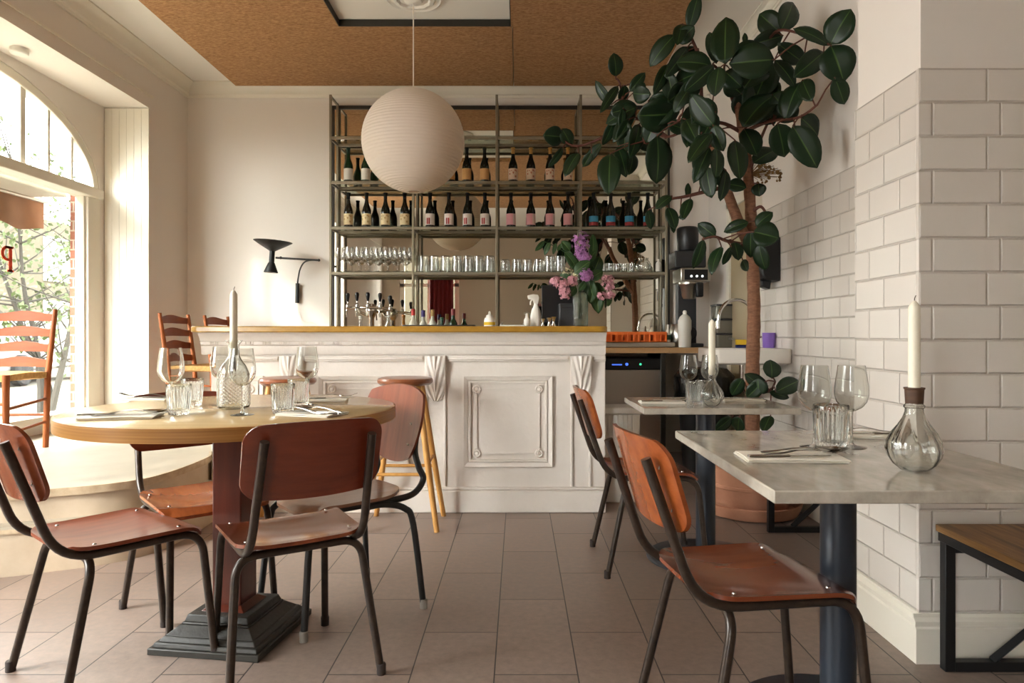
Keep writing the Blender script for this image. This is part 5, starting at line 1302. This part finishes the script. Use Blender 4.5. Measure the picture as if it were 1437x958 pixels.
# bulb bottles on the marble tables
def bulb_bottle(loc, s, label, collar):
    t = thing('bulb_bottle', label, 'bottle', loc); t.scale = (s, s, s)
    pr = [(.001, .003), (.022, .002), (.030, .004), (.046, .018), (.056, .036), (.060, .052), (.057, .070), (.047, .090), (.034, .108), (.025, .124), (.020, .138), (.0195, .146), (.0225, .149), (.0225, .153), (.019, .157), (.0185, .172), (.019, .19)]
    obj('bottle_body', MB().lathe(dbl(pr), 72, mod=lambda a, z, k: 1 + (.035 if k < len(pr) else .0) * math.cos(9 * a + z * 25) * max(0, math.sin(PI * min(1, max(0, (z - .005) / .135))))), M['glass'], t)
    if collar: obj('cork_collar', MB().lathe([(.0135, .158), (.019, .158), (.0205, .19), (.0225, .1915), (.0225, .195), (.0135, .195)], 32, close=True), M['cork_brown'], t, label='smoke-browned cork collar')
    return t
p = on(1283, 661, ZM); bulb_bottle(p, 1.0, 'round bulb-shaped glass bottle with brown cork collar on the nearer marble table', True); candle(p + Vector((0, 0, .172)), .225, .0132, 'tall white candle with brown cork collar on the nearer marble table')
p = on(999, 570, ZM); bulb_bottle(p, .86, 'small bulb-shaped glass bottle on the smaller marble table', False); candle(p + Vector((0, 0, .140)), .246, .0148, 'white candle in the small bulb bottle on the smaller marble table')

def napkin(loc, w_, d_, rz, label, group):
    mb = MB()
    for k in range(3):
        def f(u, v, k=k):
            return (((u - .5) * w_ + .002 * k, (v - .5) * d_ - .0015 * k, .003 + k * .0028 + .0012 * math.sin(u * 7 + k * 2) * math.sin(v * 5 + k)), (0, 0, 1))
        mb.sheet(f, 10, 8, .0026)
    o = obj('napkin', mb, M['linen']); o.location = loc; o.rotation_euler = (0, 0, R(rz)); tag(o, label, 'napkin', group); return o
def strip(mb, pts, th=.0018):
    """flat bar: pts = (x, z, halfwidth)"""
    vs, fs = [], []
    for x, z, hw in pts:
        vs += [(x, -hw, z), (x, hw, z), (x, hw * .9, z + th), (x, -hw * .9, z + th)]
    n = len(pts)
    for i in range(n - 1):
        for k in range(4):
            j = (k + 1) % 4; fs.append((i * 4 + k, i * 4 + j, i * 4 + 4 + j, i * 4 + 4 + k))
    fs += [(3, 2, 1, 0), tuple((n - 1) * 4 + k for k in range(4))]
    mb.add(vs, fs)
HANDLE = [(-.100, .001, .006), (-.092, .001, .009), (-.06, .004, .0075), (-.02, .011, .0045), (.02, .014, .0033), (.045, .010, .0036)]
def fork(loc, rz, label, group):
    t = thing('fork', label, 'fork', loc, R(rz), group)
    mb = MB(); strip(mb, HANDLE); obj('handle', mb, M['cutlery'], t, angle=60)
    mb = MB(); strip(mb, [(.045, .010, .0036), (.053, .008, .0095), (.066, .0065, .0125), (.072, .0065, .0125)])
    for k in range(4):
        y = -.0105 + .007 * k; q = MB(); strip(q, [(.070, .0065, .0021), (.09, .009, .0019), (.112, .017, .0012)]); mb.add(q.v, q.f, T((0, y, 0)))
    obj('tines', mb, M['cutlery'], t, angle=60)
def spoon(loc, rz, label, group):
    t = thing('spoon', label, 'spoon', loc, R(rz), group)
    mb = MB(); strip(mb, HANDLE); obj('handle', mb, M['cutlery'], t, angle=60)
    def f(u, v):
        s, q = (u - .5) * 2, (v - .5) * 2
        x = s * math.sqrt(1 - .5 * q * q); y = q * math.sqrt(1 - .5 * s * s); rr = min(1, x * x + y * y)
        return ((.076 + .034 * x, .022 * y * (1 + .12 * x), .004 + .009 * rr + .002), (0, 0, 1))
    obj('spoon_bowl', MB().sheet(f, 14, 12, .0012), M['cutlery'], t, angle=60)
def knife(loc, rz, label, group):
    t = thing('table_knife', label, 'knife', loc, R(rz), group)
    mb = MB(); strip(mb, [(-.105, .001, .005), (-.10, .001, .0075), (-.04, .001, .0065), (.0, .001, .0055)], .0045); obj('handle', mb, M['cutlery'], t)
    mb = MB().prism([(0, -.005), (.08, -.0075), (.10, -.004), (.108, .003), (.10, .0065), (0, .005)], .0014, T((0, 0, .0025))); obj('blade', mb, M['cutlery'], t)
GN_, GK, GFk, GS = 'folded napkins under the cutlery', 'knives laid on the napkins', 'forks laid on the napkins', 'spoons laid on the napkins'
up = Vector((0, 0, .0092))
# round table: four settings
p = on(170, 586, ZR); napkin(p, .21, .12, 12, 'folded napkin under cutlery at the near left edge of the round table', GN_)
fork(p + up + Vector((.02, .022, 0)), 8, 'fork on the near left napkin of the round table', GFk); spoon(p + up + Vector((.028, -.012, 0)), 14, 'spoon on the near left napkin of the round table', GS); knife(p + up + Vector((-.02, .0, 0)), 12, 'knife on the near left napkin of the round table', GK)
p = on(205, 561, ZR); napkin(p, .18, .10, 4, 'folded napkin under cutlery at the far left edge of the round table', GN_)
fork(p + up + Vector((.0, .02, 0)), 182, 'fork on the far left napkin of the round table', GFk); knife(p + up + Vector((.0, -.02, 0)), 180, 'knife on the far left napkin of the round table', GK)
p = on(438, 582, ZR); napkin(p, .19, .12, -18, 'folded napkin under fork and spoon at the near right of the round table', GN_)
fork(p + up + Vector((-.035, -.004, 0)), 148, 'fork on the near right napkin of the round table', GFk); spoon(p + up + Vector((.03, .012, 0)), 152, 'spoon with dark bowl on the near right napkin of the round table', GS); knife(p + up + Vector((.01, -.022, 0)), 155, 'knife on the near right napkin of the round table', GK)
p = on(459, 562, ZR); napkin(p, .15, .09, 6, 'folded napkin at the far right edge of the round table', GN_)
fork(p + up + Vector((0, .012, 0)), 5, 'fork on the far right napkin of the round table', GFk); knife(p + up + Vector((.0, -.016, 0)), 6, 'knife on the far right napkin of the round table', GK)
# nearer marble table
p = on(1107, 643, ZM); napkin(p, .245, .135, -3, 'long folded napkin at the near left of the larger marble table', GN_)
fork(p + up + Vector((.035, -.005, 0)), 2, 'fork on the front napkin of the nearer marble table', GFk); spoon(p + up + Vector((.04, .03, 0)), -4, 'spoon behind the fork on the front napkin of the nearer marble table', GS); knife(p + up + Vector((-.01, -.03, 0)), 1, 'knife on the front napkin of the nearer marble table', GK)
p = on(1222, 612, ZM); napkin(p, .17, .11, -4, 'folded napkin at the far edge of the larger marble table, by the pier', GN_)
fork(p + up + Vector((-.005, .02, 0)), 178, 'fork on the rear napkin of the nearer marble table', GFk); knife(p + up + Vector((-.0, -.015, 0)), 178, 'knife on the rear napkin of the nearer marble table', GK)
# smaller marble table
p = on(928, 565, ZM); napkin(p, .20, .12, -2, 'folded napkin on the left of the smaller marble table', GN_)
fork(p + up + Vector((.02, .01, 0)), 2, 'fork on the left napkin of the smaller marble table', GFk); knife(p + up + Vector((-.0, -.025, 0)), 0, 'knife on the left napkin of the smaller marble table', GK)
p = on(1040, 562, ZM); napkin(p, .19, .11, 0, 'folded napkin on the right of the smaller marble table', GN_)
knife(p + up + Vector((0, -.01, 0)), 180, 'knife on the right napkin of the smaller marble table', GK)
